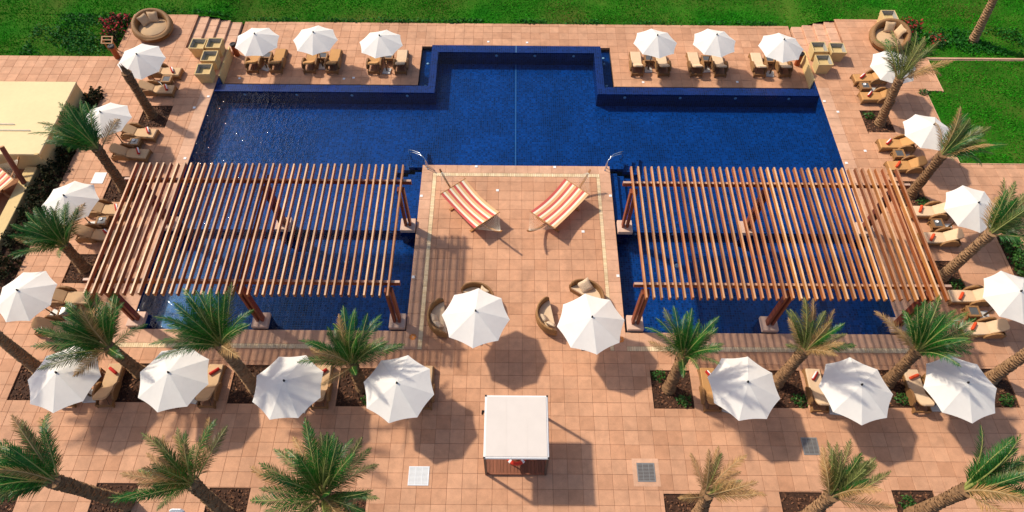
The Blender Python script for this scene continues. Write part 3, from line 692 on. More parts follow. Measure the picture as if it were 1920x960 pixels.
# ------------------------------------------------------------------ sun loungers
XZ = lambda y0: (lambda a, b_, t: (a, t, b_))
def lounger_proto(cush):
    root = thing('sun_lounger', '', 'sun lounger')
    arch = [(-.98, .30), (1.0, .30), (1.03, 0), (.95, 0), (.88, .10), (.62, .16), (-.55, .16), (-.82, .10), (-.90, 0), (-.99, 0)]
    for s in (-1, 1):
        m = MB(); t0, t1 = sorted((s * .335, s * .37)); m.prism(arch[::-1], t0, t1, XZ(0)); m.build('base_side', 'wicker', root)
        arm = [(-.70, .20), (-.74, .42), (-.66, .55), (-.46, .64), (-.20, .64), (-.02, .54), (.10, .38), (.12, .20)]
        m = MB(); t0, t1 = sorted((s * .372, s * .465)); m.prism(arm[::-1], t0, t1, XZ(0)); ar = m.build('armrest', 'wicker', root)
    ye = [(-.33, .29), (.33, .29), (.34, .02), (.26, .10), (-.26, .10), (-.34, .02)]
    for x0, x1 in ((.965, 1.0), (-.98, -.95)):
        m = MB(); m.prism(ye[::-1] if x0 > 0 else ye[::-1], x0, x1, lambda a, b_, t: (t, a, b_)); m.build('base_end', 'wicker', root)
    m = MB(); m.box(-.30, .965, -.335, .335, .255, .29); m.build('seat_deck', 'wicker', root)
    m = MB(); m.cbox(-.22, .985, -.325, .325, .292, .375, .025); m.build('seat_cushion', cush, root)
    th = R(33); T = Matrix.Translation((-.23, 0, .30)) @ Matrix.Rotation(th, 4, 'Y')
    bk = [(0, -.31), (0, .31), (-.66, .31), (-.76, .27), (-.82, .18), (-.82, -.18), (-.76, -.27), (-.66, -.31)]
    m = MB(); m.prism(bk, .0, .04, lambda a, b_, t: T @ Vector((a, b_, t))); m.build('backrest', 'wicker', root)
    c2 = [(a * 1.01 - .005, b_ * .98) for a, b_ in bk]
    m = MB(); m.prism(c2, .041, .10, lambda a, b_, t: T @ Vector((a, b_, t)))
    c3 = [(a * .97 - .012, b_ * .93) for a, b_ in bk]; m.prism(c3, .10, .12, lambda a, b_, t: T @ Vector((a, b_, t)))
    m.build('back_cushion', cush, root)
    m = MB()
    for y in (-.22, .22): m.tube([(-.75, y, .62), (-.93, y, .20)], .012, 6)
    m.build('back_stay', 'bronze', root)
    for s in (-1, 1):
        m = MB(); m.tube([(-.9, s * .30, .035), (-.9, s * .33, .035)], .035, 10); m.build('castor', 'white_plastic', root)
    return root
PROTO = {}
def lounger(x, y, z, rz, label, group, cush='cushion'):
    if cush not in PROTO:
        PROTO[cush] = lounger_proto(cush); r = PROTO[cush]; r.location = (x, y, z); r.rotation_euler = (0, 0, rz); r['label'] = label; r['group'] = group; return r
    return dup(PROTO[cush], (x, y, z), rz, label, group)
TW = MB(); TW.tube([(-.24, 0, 0), (-.22, 0, 0), (.22, 0, 0), (.24, 0, 0)], [.05, .072, .072, .05], 12)
TW_ME = {k: TW.mesh('rolled_towel', k, True) for k in ('towel', 'towel_orange')}
ST = MB(); ST.tube([(-.215, .028, .020), (.215, .028, .020)], .040, 12); ST_ME = ST.mesh('white_stripe', 'white', True)
def towel(x, y, z, rz, label, kind='towel', stripe=True):
    o = link('rolled_towel', TW_ME[kind], None, (x, y, z + .45)); o.rotation_euler = (0, 0, rz); tag(o, label, 'towel', 'rolled towels on the loungers')
    if stripe:
        s = link('white_stripe', ST_ME, o); s.location = (0, 0.012, .014)
    return o
def table_meshes():
    me = {}
    l = MB(); l.box(-.03, .03, -.03, .03, 0, .40); me['leg'] = l.mesh('leg', 'wicker')
    f = MB()
    f.box(-.29, .29, -.29, -.20, .40, .46); f.box(-.29, .29, .20, .29, .40, .46); f.box(-.29, -.20, -.20, .20, .40, .46); f.box(.20, .29, -.20, .20, .40, .46)
    f.box(-.28, .28, -.28, -.25, .28, .40); f.box(-.28, .28, .25, .28, .28, .40); f.box(-.28, -.25, -.25, .25, .28, .40); f.box(.25, .28, -.25, .25, .28, .40)
    me['frame'] = f.mesh('frame', 'wicker'); p = MB(); p.box(-.2, .2, -.2, .2, .42, .445); me['glass_top'] = p.mesh('glass_top', 'glass')
    s = MB(); s.box(-.25, .25, -.25, .25, .1, .13); me['shelf'] = s.mesh('shelf', 'wicker'); return me
TB = table_meshes()
def side_table(x, y, z, label, ashtray=None):
    r = thing('side_table', label, 'side table', (x, y, z), random.uniform(-.03, .03), 'wicker side tables between loungers')
    for a in (-1, 1):
        for b_ in (-1, 1): link('leg', TB['leg'], r, (a * .25, b_ * .25, 0))
    for k in ('frame', 'glass_top', 'shelf'): link(k, TB[k], r)
    if ashtray:
        m = MB(); m.lathe([(.001, .012), (.05, .012), (.055, .045), (.085, .05), (.085, .0), (.001, .0)], 14)
        o = m.build('ashtray', 'white_plastic', smooth=True); o.location = (x - .05, y + .07, z + .447); tag(o, ashtray, 'ashtray', 'white ashtrays on side tables')
# far row: heads towards the pool, feet away from it
FAR = [(-16.35, -14.87, -15.52), (-12.78, -11.34, -12.06), (-8.72, -7.05, -7.94), (7.88, 9.5, 8.53), (11.58, 13.1, 12.24), (15.6, 17.15, 16.32)]
PN = ['first', 'second', 'third', 'fourth', 'fifth', 'sixth']
for k, (a, b_, u) in enumerate(FAR):
    for q, x in enumerate((a, b_)):
        lounger(x, 33.45, -.7, PI / 2 + random.gauss(0, .015), '%s lounger of the %s pair from the left behind the pool' % (('left', 'right')[q], PN[k]), 'loungers behind the pool',
                'cushion_ochre' if k < 2 or (k == 2 and q == 0) else 'cushion_pale')
    side_table((a + b_) / 2, 33.75, -.7, 'wicker side table within the %s lounger pair from the left behind the pool' % PN[k])
# left column: feet towards the pool (+x)
LY = [(31.5, 29.95), (26.45, 24.9), (21.0, 19.4), (15.7, 14.1)]; LN = ['farthest', 'second farthest', 'third farthest', 'nearest']
for k, (a, b_) in enumerate(LY):
    for q, y in enumerate((a, b_)):
        lounger(-21.25, y, 0, random.gauss(0, .03) - .02, '%s lounger of the %s pair left of the pool' % (('far', 'near')[q], LN[k]), 'loungers left of the pool', 'cushion')
        if k < 3: towel(-20.75 + random.uniform(-.05, .1), y + random.uniform(-.05, .08), 0, R(-58) + random.gauss(0, .12), 'red rolled towel on the %s lounger of the %s pair left of the pool' % (('far', 'near')[q], LN[k]))
    side_table((-20.85, -21.2, -21.18, -21.15)[k], (a + b_) / 2, 0, 'wicker side table in the %s lounger pair left of the pool' % LN[k], 'white ashtray on the table of the %s pair left of the pool' % LN[k] if k in (1, 2) else None)
RY = [(31.45, 29.85), (26.05, 24.45), (21.3, 19.6), (16.15, 14.4)]
for k, (a, b_) in enumerate(RY):
    for q, y in enumerate((a, b_)):
        x = 21.85 + (.25 if k == 2 else .5 if k == 3 else 0)
        lounger(x, y, 0, PI + random.gauss(0, .03) + .02, '%s lounger of the %s pair right of the pool' % (('far', 'near')[q], LN[k]), 'loungers right of the pool', 'cushion_ochre' if k < 2 else 'cushion_pale')
        st = k == 0 or (k == 1 and q == 0)
        towel(x - .5, y + random.uniform(-.05, .08), 0, R(50) + random.gauss(0, .15), '%s rolled towel on the %s lounger of the %s pair right of the pool' % ('striped' if st else 'orange', ('far', 'near')[q], LN[k]), 'towel' if st else 'towel_orange', st)
    side_table((21.3, 21.68, 22.2, 22.15)[k], (a + b_) / 2, 0, 'wicker side table in the %s lounger pair right of the pool' % LN[k], 'white ashtray on the table of the %s pair right of the pool' % LN[k] if k in (0, 2) else None)
# near row: feet towards the pool, heads towards the camera; two to a parasol
NEAR = [(-19.55, -17.87, 1), (-15.0, -13.36, 1), (-10.15, -8.42, 1), (-5.5, -3.82, 1), (8.95, 10.6, 0), (13.72, 15.3, 0), (18.2, 19.8, 0)]
NN = ['leftmost', 'second', 'third', 'fourth', 'fifth', 'sixth', 'rightmost']
for k, (a, b_, vis) in enumerate(NEAR):
    for q, x in enumerate((a, b_)):
        lounger(x, 11.3, 0, PI / 2 + random.gauss(0, .02) + (.03 if k == 6 else 0), '%s lounger under the %s cream parasol of the near row' % (('left', 'right')[q], NN[k]), 'loungers in the near row',
                'cushion_ochre' if k == 4 else 'cushion' if k < 4 else 'cushion_pale')
    x = (a, b_)[vis]
    rz = [R(-35), R(38), R(40), R(-50), R(-55), R(52), R(22)][k]
    if k != 3: towel(x + random.uniform(-.06, .06), 11.9, 0, rz, 'red rolled towel on the lounger beside the %s cream parasol of the near row' % NN[k], 'towel_orange' if k == 6 else 'towel', k in (4, 5))
    side_table((a + b_) / 2, 11.75, 0, 'wicker side table beneath the %s cream parasol of the near row' % NN[k])

# ------------------------------------------------------------------ pillows
def pillow_mesh(name, a, h, mat, n=8):
    m = MB(); vs = []
    for sgn in (1, -1):
        for i in range(n + 1):
            for j in range(n + 1):
                u, v_ = i / n * 2 - 1, j / n * 2 - 1
                k = (1 - u ** 4) * (1 - v_ ** 4); pin = 1 - .10 * (1 - abs(u)) * abs(v_) ** 2 - .10 * (1 - abs(v_)) * abs(u) ** 2
                vs.append((u * a * pin, v_ * a * pin, sgn * h * max(k, 0) ** .5 + .0))
    N1 = (n + 1) ** 2; fs = []
    for i in range(n):
        for j in range(n):
            q = i * (n + 1) + j; fs.append((q, q + n + 1, q + n + 2, q + 1)); fs.append((N1 + q, N1 + q + 1, N1 + q + n + 2, N1 + q + n + 1))
    m.add(vs, fs); return m.mesh(name, mat, True)
PIL = {k: pillow_mesh('pillow', .25, .085, k) for k in ('pillow', 'cushion')}
def pillow(loc, rot, mat, label, s=1.):
    o = link('pillow', PIL[mat], None, loc); o.rotation_euler = rot; o.scale = (s, s, s); tag(o, label, 'pillow', 'loose pillows'); return o

# ------------------------------------------------------------------ curved terrace sofas
def sofa(cx, cy, a0, a1, label):
    root = thing('curved_sofa', label, 'sofa', (cx, cy, 0), 0, 'curved wicker sofas on the terrace')
    n = 22; ro, ri = 1.02, .90; mid, half = (a0 + a1) / 2, (a1 - a0) / 2
    def ang(i): return a0 + (a1 - a0) * i / n
    b_ = MB(); rows = []
    for i in range(n + 1):
        t = ang(i); e = min(1, (1 - abs(t - mid) / half) * 5 + .35); zt = .42 + .34 * min(1, e)
        prof = [(ro - .12, 0), (ro - .01, .25), (ro, .5), (ro - .02, zt - .03), (ro - .05, zt), (ri + .03, zt), (ri, zt - .03), (ri - .02, .3)]
        rows.append([(r * math.cos(t), r * math.sin(t), z) for r, z in prof])
    k = len(rows[0]); vs = [p for r in rows for p in r]; fs = []
    for i in range(n):
        for j in range(k - 1): fs.append((i * k + j, (i + 1) * k + j, (i + 1) * k + j + 1, i * k + j + 1))
    fs += [tuple(range(k)), tuple(range(n * k + k - 1, n * k - 1, -1))]
    b_.add(vs, fs); b_.build('backrest', 'wicker', root)
    d = .86 * math.cos(half)
    def seat(z0, z1, rout, dd, bev):
        m = MB(); o_ = [(rout * math.cos(ang(i)), rout * math.sin(ang(i))) for i in range(n + 1)]
        if dd > d: o_ = [(x + .0, y) for x, y in o_]
        N = len(o_); c = (sum(p[0] for p in o_) / N, sum(p[1] for p in o_) / N)
        top = [(x + (c[0] - x) * bev, y + (c[1] - y) * bev) for x, y in o_]
        vs = [(x, y, z0) for x, y in o_] + [(x, y, z1 - .02) for x, y in o_] + [(x, y, z1) for x, y in top]
        fs = [tuple(range(2 * N, 3 * N))]
        for q in (0, N):
            for i in range(N): j = (i + 1) % N; fs.append((q + i, q + j, q + N + j, q + N + i))
        m.add(vs, fs); return m
    seat(.03, .30, .885, d, 0).build('seat_base', 'wicker', root)
    seat(.302, .42, .875, d, .04).build('seat_cushion', 'cushion_pale', root)
    return root
SF = [(-2.93, 14.75, R(108), R(268), 'left of the left terrace parasol'), (-1.75, 15.53, R(-18), R(132), 'behind the left terrace parasol'),
      (2.2, 14.9, R(112), R(268), 'left of the right terrace parasol'), (3.5, 15.75, R(-20), R(130), 'behind the right terrace parasol')]
for cx, cy, a0, a1, t in SF: sofa(cx, cy, a0, a1, 'curved wicker sofa ' + t)
def on_sofa(cx, cy, a, r=.66, tilt=55): return (cx + r * math.cos(a), cy + r * math.sin(a), .62), (R(0), R(tilt), a + PI)
for cx, cy, a, t in ((-2.93, 14.75, R(196), 'upper patterned pillow on the sofa left of the left terrace parasol'), (-2.93, 14.75, R(228), 'lower patterned pillow on the sofa left of the left terrace parasol'),
                     (-1.75, 15.53, R(48), 'patterned pillow on the sofa behind the left terrace parasol'), (2.2, 14.9, R(205), 'left patterned pillow on the sofa left of the right terrace parasol'),
                     (2.2, 14.9, R(242), 'right patterned pillow on the sofa left of the right terrace parasol'), (3.5, 15.75, R(80), 'big square pillow on the sofa behind the right terrace parasol')):
    l_, r_ = on_sofa(cx, cy, a); big = 'big' in t
    pillow(l_, r_ if not big else (R(35), R(-20), R(25)), 'pillow', t, 1.25 if big else .95)
for x, y, t in ((3.02, 14.75, 'right'), (-1.95, 14.85, 'left')):
    r = thing('coffee_table', 'round wicker coffee table under the %s terrace parasol' % t, 'table', (x, y, 0), 0, 'round coffee tables')
    m = MB(); m.lathe([(.24, 0), (.20, .2), (.30, .40), (.34, .41), (.34, .44), (.28, .44)], 20); m.build('body', 'wicker', r)
    m = MB(); m.lathe([(.001, .446), (.28, .446), (.28, .43)], 20); m.build('glass_top', 'glass', r)

# ------------------------------------------------------------------ round daybeds
def daybed(x, y, back, label):
    root = thing('round_daybed', label, 'daybed', (x, y, 0), 0, 'round wicker daybeds')
    m = MB(); n = 40; prof = lambda z: [(.98, 0), (1.14, .16), (1.25, .42), (1.24, z * .72), (1.17, z - .05), (1.10, z), (.98, z), (.92, z - .07), (.88, .36)]
    vs = []
    for i in range(n):
        t = 2 * PI * i / n; z = .80 + .30 * math.cos(t - back)
        vs += [(r * math.cos(t), r * math.sin(t), q) for r, q in prof(z)]
    k = 9; fs = [(i * k + j, ((i + 1) % n) * k + j, ((i + 1) % n) * k + j + 1, i * k + j + 1) for i in range(n) for j in range(k - 1)]
    m.add(vs, fs); m.build('shell', 'wicker', root, True)
    m = MB(); m.lathe([(.90, .30), (.90, .46), (.86, .50), (.001, .51)], 36); m.build('mattress', 'cushion', root, True)
    return root
daybed(-23.05, 35.45, R(125), 'round wicker daybed with two pillows at the top left')
daybed(24.05, 35.05, R(55), 'round wicker daybed behind palm fronds at the top right')
for cx, cy, bk, t, offs in ((-23.05, 35.45, R(125), 'top left', (-30, 25)), (24.05, 35.05, R(55), 'top right', (-38, 30))):
    for q, da in enumerate(offs):
        a = bk + R(da); pillow((cx + .58 * math.cos(a), cy + .58 * math.sin(a), .78), (0, R(58), a + PI), 'cushion', '%s tan pillow in the %s round daybed' % (('first', 'second')[q] if False else (('right', 'left') if bk > 1.6 else ('right', 'left'))[q], t), 1.35)

# ------------------------------------------------------------------ cube planters
def planter(x, y, rz, label):
    root = thing('cube_planter', label, 'planter', (x, y, 0), rz, 'empty cube planters')
    m = MB()
    def ring(h, z): return [(-h, -h, z), (h, -h, z), (h, h, z), (-h, h, z)]
    vs = ring(.36, 0) + ring(.415, .52); m.add(vs, [(0, 1, 5, 4), (1, 2, 6, 5), (2, 3, 7, 6), (3, 0, 4, 7)])
    vs = ring(.435, .52) + ring(.46, .80) + ring(.405, .80) + ring(.405, .72); m.add(vs, [(3, 2, 1, 0)] + [(a + k, (a + 1) % 4 + k, (a + 1) % 4 + k + 4, a + k + 4) for k in (0, 4, 8) for a in range(4)])
    m.build('body', 'planter', root)
    m = MB(); vs = ring(.404, .79) + ring(.34, .16); m.add(vs, [(a, (a + 1) % 4, (a + 1) % 4 + 4, a + 4) for a in range(4)] + [(4, 5, 6, 7)]); m.build('lining', 'planter_in', root)
    m = MB(); m.box(-.37, .37, -.37, .37, 0.002, .05); m.build('foot', 'planter', root)
for x, y, t in ((-19.55, 33.5, 'far left of the four by the left steps'), (-18.56, 33.58, 'far right of the four by the left steps'), (-18.56, 32.40, 'third back of the four by the left steps'), (-18.6, 31.22, 'nearest of the four by the left steps'),
                (19.12, 33.68, 'far left of the three by the right steps'), (20.25, 33.6, 'far right of the three by the right steps'), (19.12, 32.48, 'nearest of the three by the right steps'), (24.45, 36.85, 'standing alone behind the right daybed')):
    planter(x, y, random.gauss(0, .02), 'empty ochre cube planter, ' + t)

# ------------------------------------------------------------------ bollards
for x, y, z, t in ((-24.75, 33.08, 0, 'at the lawn corner left of the far left parasol'), (-17.75, 34.2, -.7, 'on the lower terrace beside the left retaining wall'), (18.25, 33.75, -.7, 'on the lower terrace beside the right retaining wall')):
    r = thing('bollard_light', 'round red-brown wooden bollard light ' + t, 'bollard', (x, y, z), 0, 'wooden bollard lights')
    m = MB(); m.tube([(0, 0, 0), (0, 0, .78)], .17, 18); m.build('shaft', 'bollard', r)
    m = MB(); m.tube([(0, 0, .78), (0, 0, .84)], .14, 16); m.build('lens', 'glass', r)
    m = MB(); m.lathe([(.19, .84), (.20, .90), (.15, .93), (.11, .93), (.10, .90), (.001, .90)], 18); m.build('cap', 'metal_dark', r)
r = thing('small_wooden_stand', 'small pale wooden stand among the leaves behind the left bollard', 'stand', (-25.25, 33.75, 0))
m = MB()
for a in (-.28, .28): m.box(a - .03, a + .03, -.03, .03, 0, .8)
m.build('leg', 'teak', r)
m = MB(); T = Matrix.Translation((0, 0, .8)) @ Matrix.Rotation(R(25), 4, 'X'); m.box(-.36, .36, -.25, -.19, 0, .03, mat=T); m.box(-.36, .36, .19, .25, 0, .03, mat=T); m.box(-.36, -.28, -.19, .19, 0, .03, mat=T); m.box(.28, .36, -.19, .19, 0, .03, mat=T); m.box(-.28, .28, -.03, .03, 0, .03, mat=T)
m.build('top', 'teak', r)

# ------------------------------------------------------------------ hammocks
def hammock(tip0, tip1, label, bar0, bar1, wid=1.62):
    """tips of the arc stand, spreader bar centres along the same axis"""
    a, b_ = Vector((*tip0, 0)), Vector((*tip1, 0)); L_ = (b_ - a).length; d = (b_ - a) / L_; nrm = Vector((-d.y, d.x, 0))
    root = thing('hammock', label, 'hammock', (0, 0, 0), 0, 'striped hammocks on curved stands')
    P = lambda s, q, z: a + d * s + nrm * q + Vector((0, 0, z))
    m = MB(); pts = []; n = 22
    for i in range(n + 1):
        s = L_ * i / n; t = abs(2 * s / L_ - 1); pts.append((s, .09 + 1.12 * t ** 2.6))
    vs = []
    for s, z in pts:
        vs += [P(s, -.045, z - .05), P(s, .045, z - .05), P(s, .045, z + .05), P(s, -.045, z + .05)]
    fs = [(0, 1, 2, 3), tuple(4 * n + q for q in (3, 2, 1, 0))]
    for i in range(n):
        for q in range(4): r = (q + 1) % 4; fs.append((4 * i + q, 4 * i + 4 + q, 4 * i + 4 + r, 4 * i + r))
    m.add(vs, fs); m.build('stand_arc', 'teak', root)
    for s in (1.75 * L_ / 5.2, 3.52 * L_ / 5.2):
        m = MB(); m.add([P(s + u, v_, z) for z in (.0, .075) for u, v_ in ((-.06, -.75), (.06, -.75), (.06, .75), (-.06, .75))], [(3, 2, 1, 0), (4, 5, 6, 7), (0, 1, 5, 4), (1, 2, 6, 5), (2, 3, 7, 6), (3, 0, 4, 7)]); m.build('stand_foot', 'teak', root)
    zb = .86
    for s in (bar0, bar1):
        m = MB(); m.tube([P(s, -wid / 2 - .03, zb), P(s, wid / 2 + .03, zb)], .026, 8); m.build('spreader_bar', 'teak', root)
    # cloth in stripes, sagging along and slightly across
    cols = ['ham_red', 'ham_cream', 'ham_orange', 'ham_red', 'ham_cream', 'ham_orange', 'ham_red', 'ham_cream', 'ham_orange', 'ham_red', 'ham_cream', 'ham_orange']
    wts = [1.1, .85, 1.1, 1.05, .85, 1.1, 1.05, .85, 1.1, 1.05, .9, 1.1]; tot = sum(wts); q0 = -wid / 2; N = 16
    for c, w_ in zip(cols, wts):
        q1 = q0 + wid * w_ / tot; m = MB(); vs = []
        for i in range(N + 1):
            t = i / N; s = bar0 + (bar1 - bar0) * t
            for q in (q0, (q0 + q1) / 2, q1):
                pinch = 1 - .05 * math.sin(PI * t); vs.append(P(s, q * pinch, zb + .015 - .24 * math.sin(PI * t) ** .9 * (1 - .25 * (2 * q / wid) ** 2)))
        fs = [(i * 3 + j, i * 3 + j + 1, i * 3 + j + 4, i * 3 + j + 3) for i in range(N) for j in range(2)]
        m.add(vs, fs); m.build('cloth_stripe', c, root, True); q0 = q1
    for s, st in ((bar0, 0.0), (bar1, L_)):
        m = MB(); k = 15; s2 = st + (.10 if st == 0 else -.10)
        for i in range(k):
            q = -wid / 2 + wid * i / (k - 1); m.tube([P(s, q, zb), P((s + s2) / 2, q * .48, (zb + 1.12) / 2 - .04), P(s2, 0, 1.12)], .0035, 4)
        struct(m.build('rope_fan', 'rope', root), 'stuff')
    return root
hammock((-3.82, 23.15), (-.47, 19.17), 'red and orange striped hammock at the left of the terrace', 1.12, 4.0)
hammock((4.18, 23.2), (.81, 19.21), 'red and orange striped hammock at the right of the terrace', 1.12, 4.0)
hammock((-26.45, 23.80), (-29.6, 19.66), 'red striped hammock behind the low wall, cut by the left edge', 1.0, 3.9)

# ------------------------------------------------------------------ pool hand rails
for s_, xb in ((-1, -4.66), (1, 5.18)):
    r = thing('pool_handrail', 'curved steel pool handrail at the %s corner of the terrace' % ('left' if s_ < 0 else 'right'), 'handrail', (0, 0, 0), 0, 'steel pool handrails')
    for q in (0, 1):
        x, y = xb + s_ * .10 * q, 24.19 + .17 * q; dx, dy = s_ * .95, .78
        pts = [(x, y, 0), (x, y, .45), (x + dx * .04, y + dy * .04, .66), (x + dx * .16, y + dy * .16, .80), (x + dx * .34, y + dy * .36, .84), (x + dx * .68, y + dy * .72, .68), (x + dx * .98, y + dy * 1.0, .52), (x + dx * 1.04, y + dy * 1.05, .40), (x + dx * 1.0, y + dy * 1.0, -.5)]
        m = MB(); m.tube(pts, .021, 8); m.build('rail', 'steel', r, True)
        m = MB(); m.tube([(x, y, .006), (x, y, .03)], .05, 12); m.build('flange', 'steel', r)

# ------------------------------------------------------------------ cabana
r = thing('cabana', 'square cabana with white canvas roof and timber floor in the foreground', 'cabana', (.27, 8.82, 0))
hx, hy = 1.29, 1.30
for a in (-1, 1):
    for b_ in (-1, 1):
        m = MB(); m.box(a * (hx - .05) - .045, a * (hx - .05) + .045, b_ * (hy - .05) - .045, b_ * (hy - .05) + .045, .0, 2.34); m.build('post', 'cabana_post', r)
        m = MB(); m.box(a * (hx - .03) - .035, a * (hx - .03) + .035, b_ * (hy - .03) - .035, b_ * (hy - .03) + .035, 2.40, 2.425); m.build('corner_cap', 'metal_dark', r)
m = MB(); m.cbox(-hx, hx, -hy, hy, 2.32, 2.405, .03); rf = m.build('roof', 'white_paint', r)
m = MB(); m.cbox(-hx + .07, hx - .07, -hy + .07, hy - .07, 2.404, 2.425, .01); m.build('roof_canvas', 'roof_panel', rf)
for x in (-.42, .42):
    m = MB(); m.box(x - .012, x + .012, -hy + .08, hy - .08, 2.4255, 2.429); m.build('seam', 'roof_panel', rf)
n = 17
for k in range(n):
    a, b_ = -hx + .06 + (2 * hx - .12) * k / n, -hx + .06 + (2 * hx - .12) * (k + 1) / n
    m = MB(); m.box(a + .006, b_ - .006, -hy + .08, hy - .04, .09, .125); m.build('floor_plank', 'deck_plank', r)
m = MB(); m.box(-hx + .01, hx - .01, -hy + .0, -hy + .075, .0, .135); m.box(-hx + .01, hx - .01, hy - .035, hy, .0, .135); m.box(-hx + .01, -hx + .055, -hy + .075, hy - .035, 0, .135); m.box(hx - .055, hx - .01, -hy + .075, hy - .035, 0, .135); m.build('floor_frame', 'deck_plank', r)
m = MB(); m.tube([(-hx - .02, .85, 1.7), (-hx - .10, .85, 1.75), (-hx - .12, .8, 1.55)], .05, 8); m.build('bracket_lamp', 'metal_dark', r)
st = thing('stool', 'dark square stool inside the cabana carrying the lifebuoy', 'stool', (.28, 8.15, .125))
for a in (-1, 1):
    for b_ in (-1, 1):
        m = MB(); m.box(a * .2 - .02, a * .2 + .02, b_ * .2 - .02, b_ * .2 + .02, 0, .60); m.build('leg', 'cabana_post', st)
m = MB(); m.cbox(-.25, .25, -.25, .25, .60, .65, .01); m.build('seat', 'deck_plank', st)
lb = thing('lifebuoy', 'red lifebuoy with white bands in the shade of the cabana', 'lifebuoy', (.29, 8.12, .86))
def torus_seg(a0, a1, Rm, rm, n=10, k=10):
    m = MB(); vs = [((Rm + rm * math.cos(2 * PI * j / k)) * math.cos(a0 + (a1 - a0) * i / n), (Rm + rm * math.cos(2 * PI * j / k)) * math.sin(a0 + (a1 - a0) * i / n), rm * math.sin(2 * PI * j / k)) for i in range(n + 1) for j in range(k)]
    m.add(vs, [(i * k + j, (i + 1) * k + j, (i + 1) * k + (j + 1) % k, i * k + (j + 1) % k) for i in range(n) for j in range(k)]); return m
torus_seg(0, 2 * PI, .36, .085, 36).build('ring', 'buoy', lb, True)
for k in range(4): a = PI / 4 + k * PI / 2; torus_seg(a - .12, a + .12, .36, .090, 4).build('band', 'white', lb, True)

# ------------------------------------------------------------------ gratings and covers in the paving
def grate(x0, x1, y0, y1, mat, label, bars=12):
    r = thing('drain_grate', label, 'grate', (x0, y0, 0)); w_, h = x1 - x0, y1 - y0
    m = MB(); m.box(0, w_, 0, h, .004, .007); m.build('backing', 'cabana_post' if mat == 'grate' else 'plate', r)
    m = MB(); f = .04; m.box(0, w_, 0, f, .007, .022); m.box(0, w_, h - f, h, .007, .022); m.box(0, f, f, h - f, .007, .022); m.box(w_ - f, w_, f, h - f, .007, .022); m.build('frame', mat, r)
    for k in range(bars):
        y = f + (h - 2 * f) * (k + .5) / bars; m = MB(); m.box(f, w_ - f, y - .014, y + .014, .007, .018); m.build('bar', mat, r)
    m = MB()
    for k in (1, 2): m.box(w_ * k / 3 - .012, w_ * k / 3 + .012, f, h - f, .018, .021)
    m.build('cross_bar', mat, r)
grate(-4.23, -3.37, 7.07, 7.86, 'white_plastic', 'white square drain grille left of the cabana', 14)
grate(5.39, 6.14, 7.29, 8.07, 'grate', 'grey square drain grate with pale surround right of the cabana')
grate(12.62, 13.32, 8.47, 9.22, 'grate', 'dark square drain grate below the middle right parasol')
m = MB(); m.box(5.2, 6.33, 7.1, 7.28, .003, .0062); m.box(5.2, 6.33, 8.08, 8.26, .003, .0062); m.box(5.2, 5.38, 7.28, 8.08, .003, .0062); m.box(6.15, 6.33, 7.28, 8.08, .003, .0062)
m.build('grate_surround', 'coping', near_deck)
m = MB(); m.box(-22.95, -22.3, 22.98, 23.75, .004, .022); tag(m.build('cover_plate', 'white_paint'), 'white square cover plate in the paving left of the left pergola', 'cover plate')

# ------------------------------------------------------------------ small lights
NTH = ['first', 'second', 'third', 'fourth', 'fifth', 'sixth', 'seventh', 'eighth', 'ninth', 'tenth', 'eleventh', 'twelfth', 'thirteenth', 'fourteenth', 'fifteenth', 'sixteenth']
LQ = MB(); LQ.cbox(-.075, .075, -.075, .075, .004, .022, .006); LQ = LQ.mesh('deck_light', 'light')
def sq(pts, z, label, group):
    for k, (x, y) in enumerate(sorted(pts)): tag(link('deck_light', LQ, None, (x, y, z)), label + ', ' + NTH[k] + ' from left', 'deck light', group)
sq([(-.76, 22.73), (3.75, 20.04)], 0, 'small white square light set in the terrace tiles near a hammock', 'square lights in the terrace tiles')
sq([(-4.86, 22.30), (5.36, 22.41), (-4.86, 17.19), (5.36, 17.35), (-1.97, 24.40), (2.40, 24.40)], .006, 'small white square light in the terrace edge coping', 'square lights in the terrace coping')
sq([(-17.13, 32.06), (-10.58, 32.1), (-9.99, 32.19), (8.21, 32.0), (14.14, 32.1), (-1.6, 35.7), (.95, 35.65)], -.7, 'small white square light in the lower terrace tiles', 'square lights in the lower terrace')
sq([(-18.82, 28.77), (-18.22, 29.71), (-18.30, 24.83), (19.34, 28.85), (18.75, 29.73), (20.10, 25.79), (18.79, 24.87)], .006, 'small white square light in the paving beside the pool end', 'square lights beside the pool ends')
PL = MB(); PL.lathe([(.001, .02), (.07, .02), (.09, .0), (.001, .0)], 14); PL_ME = PL.mesh('lens', 'light', True)
def wet(pts, label, group, face):
    for k, (x, y, z) in enumerate(sorted(pts)):
        o = link('underwater_light', PL_ME, None, (x, y, z)); o.rotation_euler = (R(90) if face else 0, 0, 0); tag(o, label + ', ' + NTH[k] + ' from left', 'pool light', group)
wet([(x, 30.20, -.28) for x in (-16.24, -13.09, -9.74, -6.38, 6.84, 10.21, 13.57, 16.82)] + [(x, 33.87, -.28) for x in (-1.02, 1.42, 3.90)], 'round underwater light in the inner face of the overflow wall', 'lights under the overflow wall', True)
wet([(-5.47, 33.9, -1.0), (-5.48, 31.85, -1.0), (5.92, 34.55, -1.0), (5.93, 34.0, -1.0), (5.95, 31.97, -1.0)], 'round pale light at the bottom of the narrow overflow trough', 'lights in the overflow trough', False)
wet([(x, 20.34, -.62) for x in (-16.0, -14.5, -13, -10.2, -8.8, -7.5, -6.4, 6.6, 7.6, 8.6, 9.8, 11, 13.6, 14.8, 16.2, 17.3)], 'small round light along the submerged ledge beneath a pergola', 'lights along the submerged ledge', True)
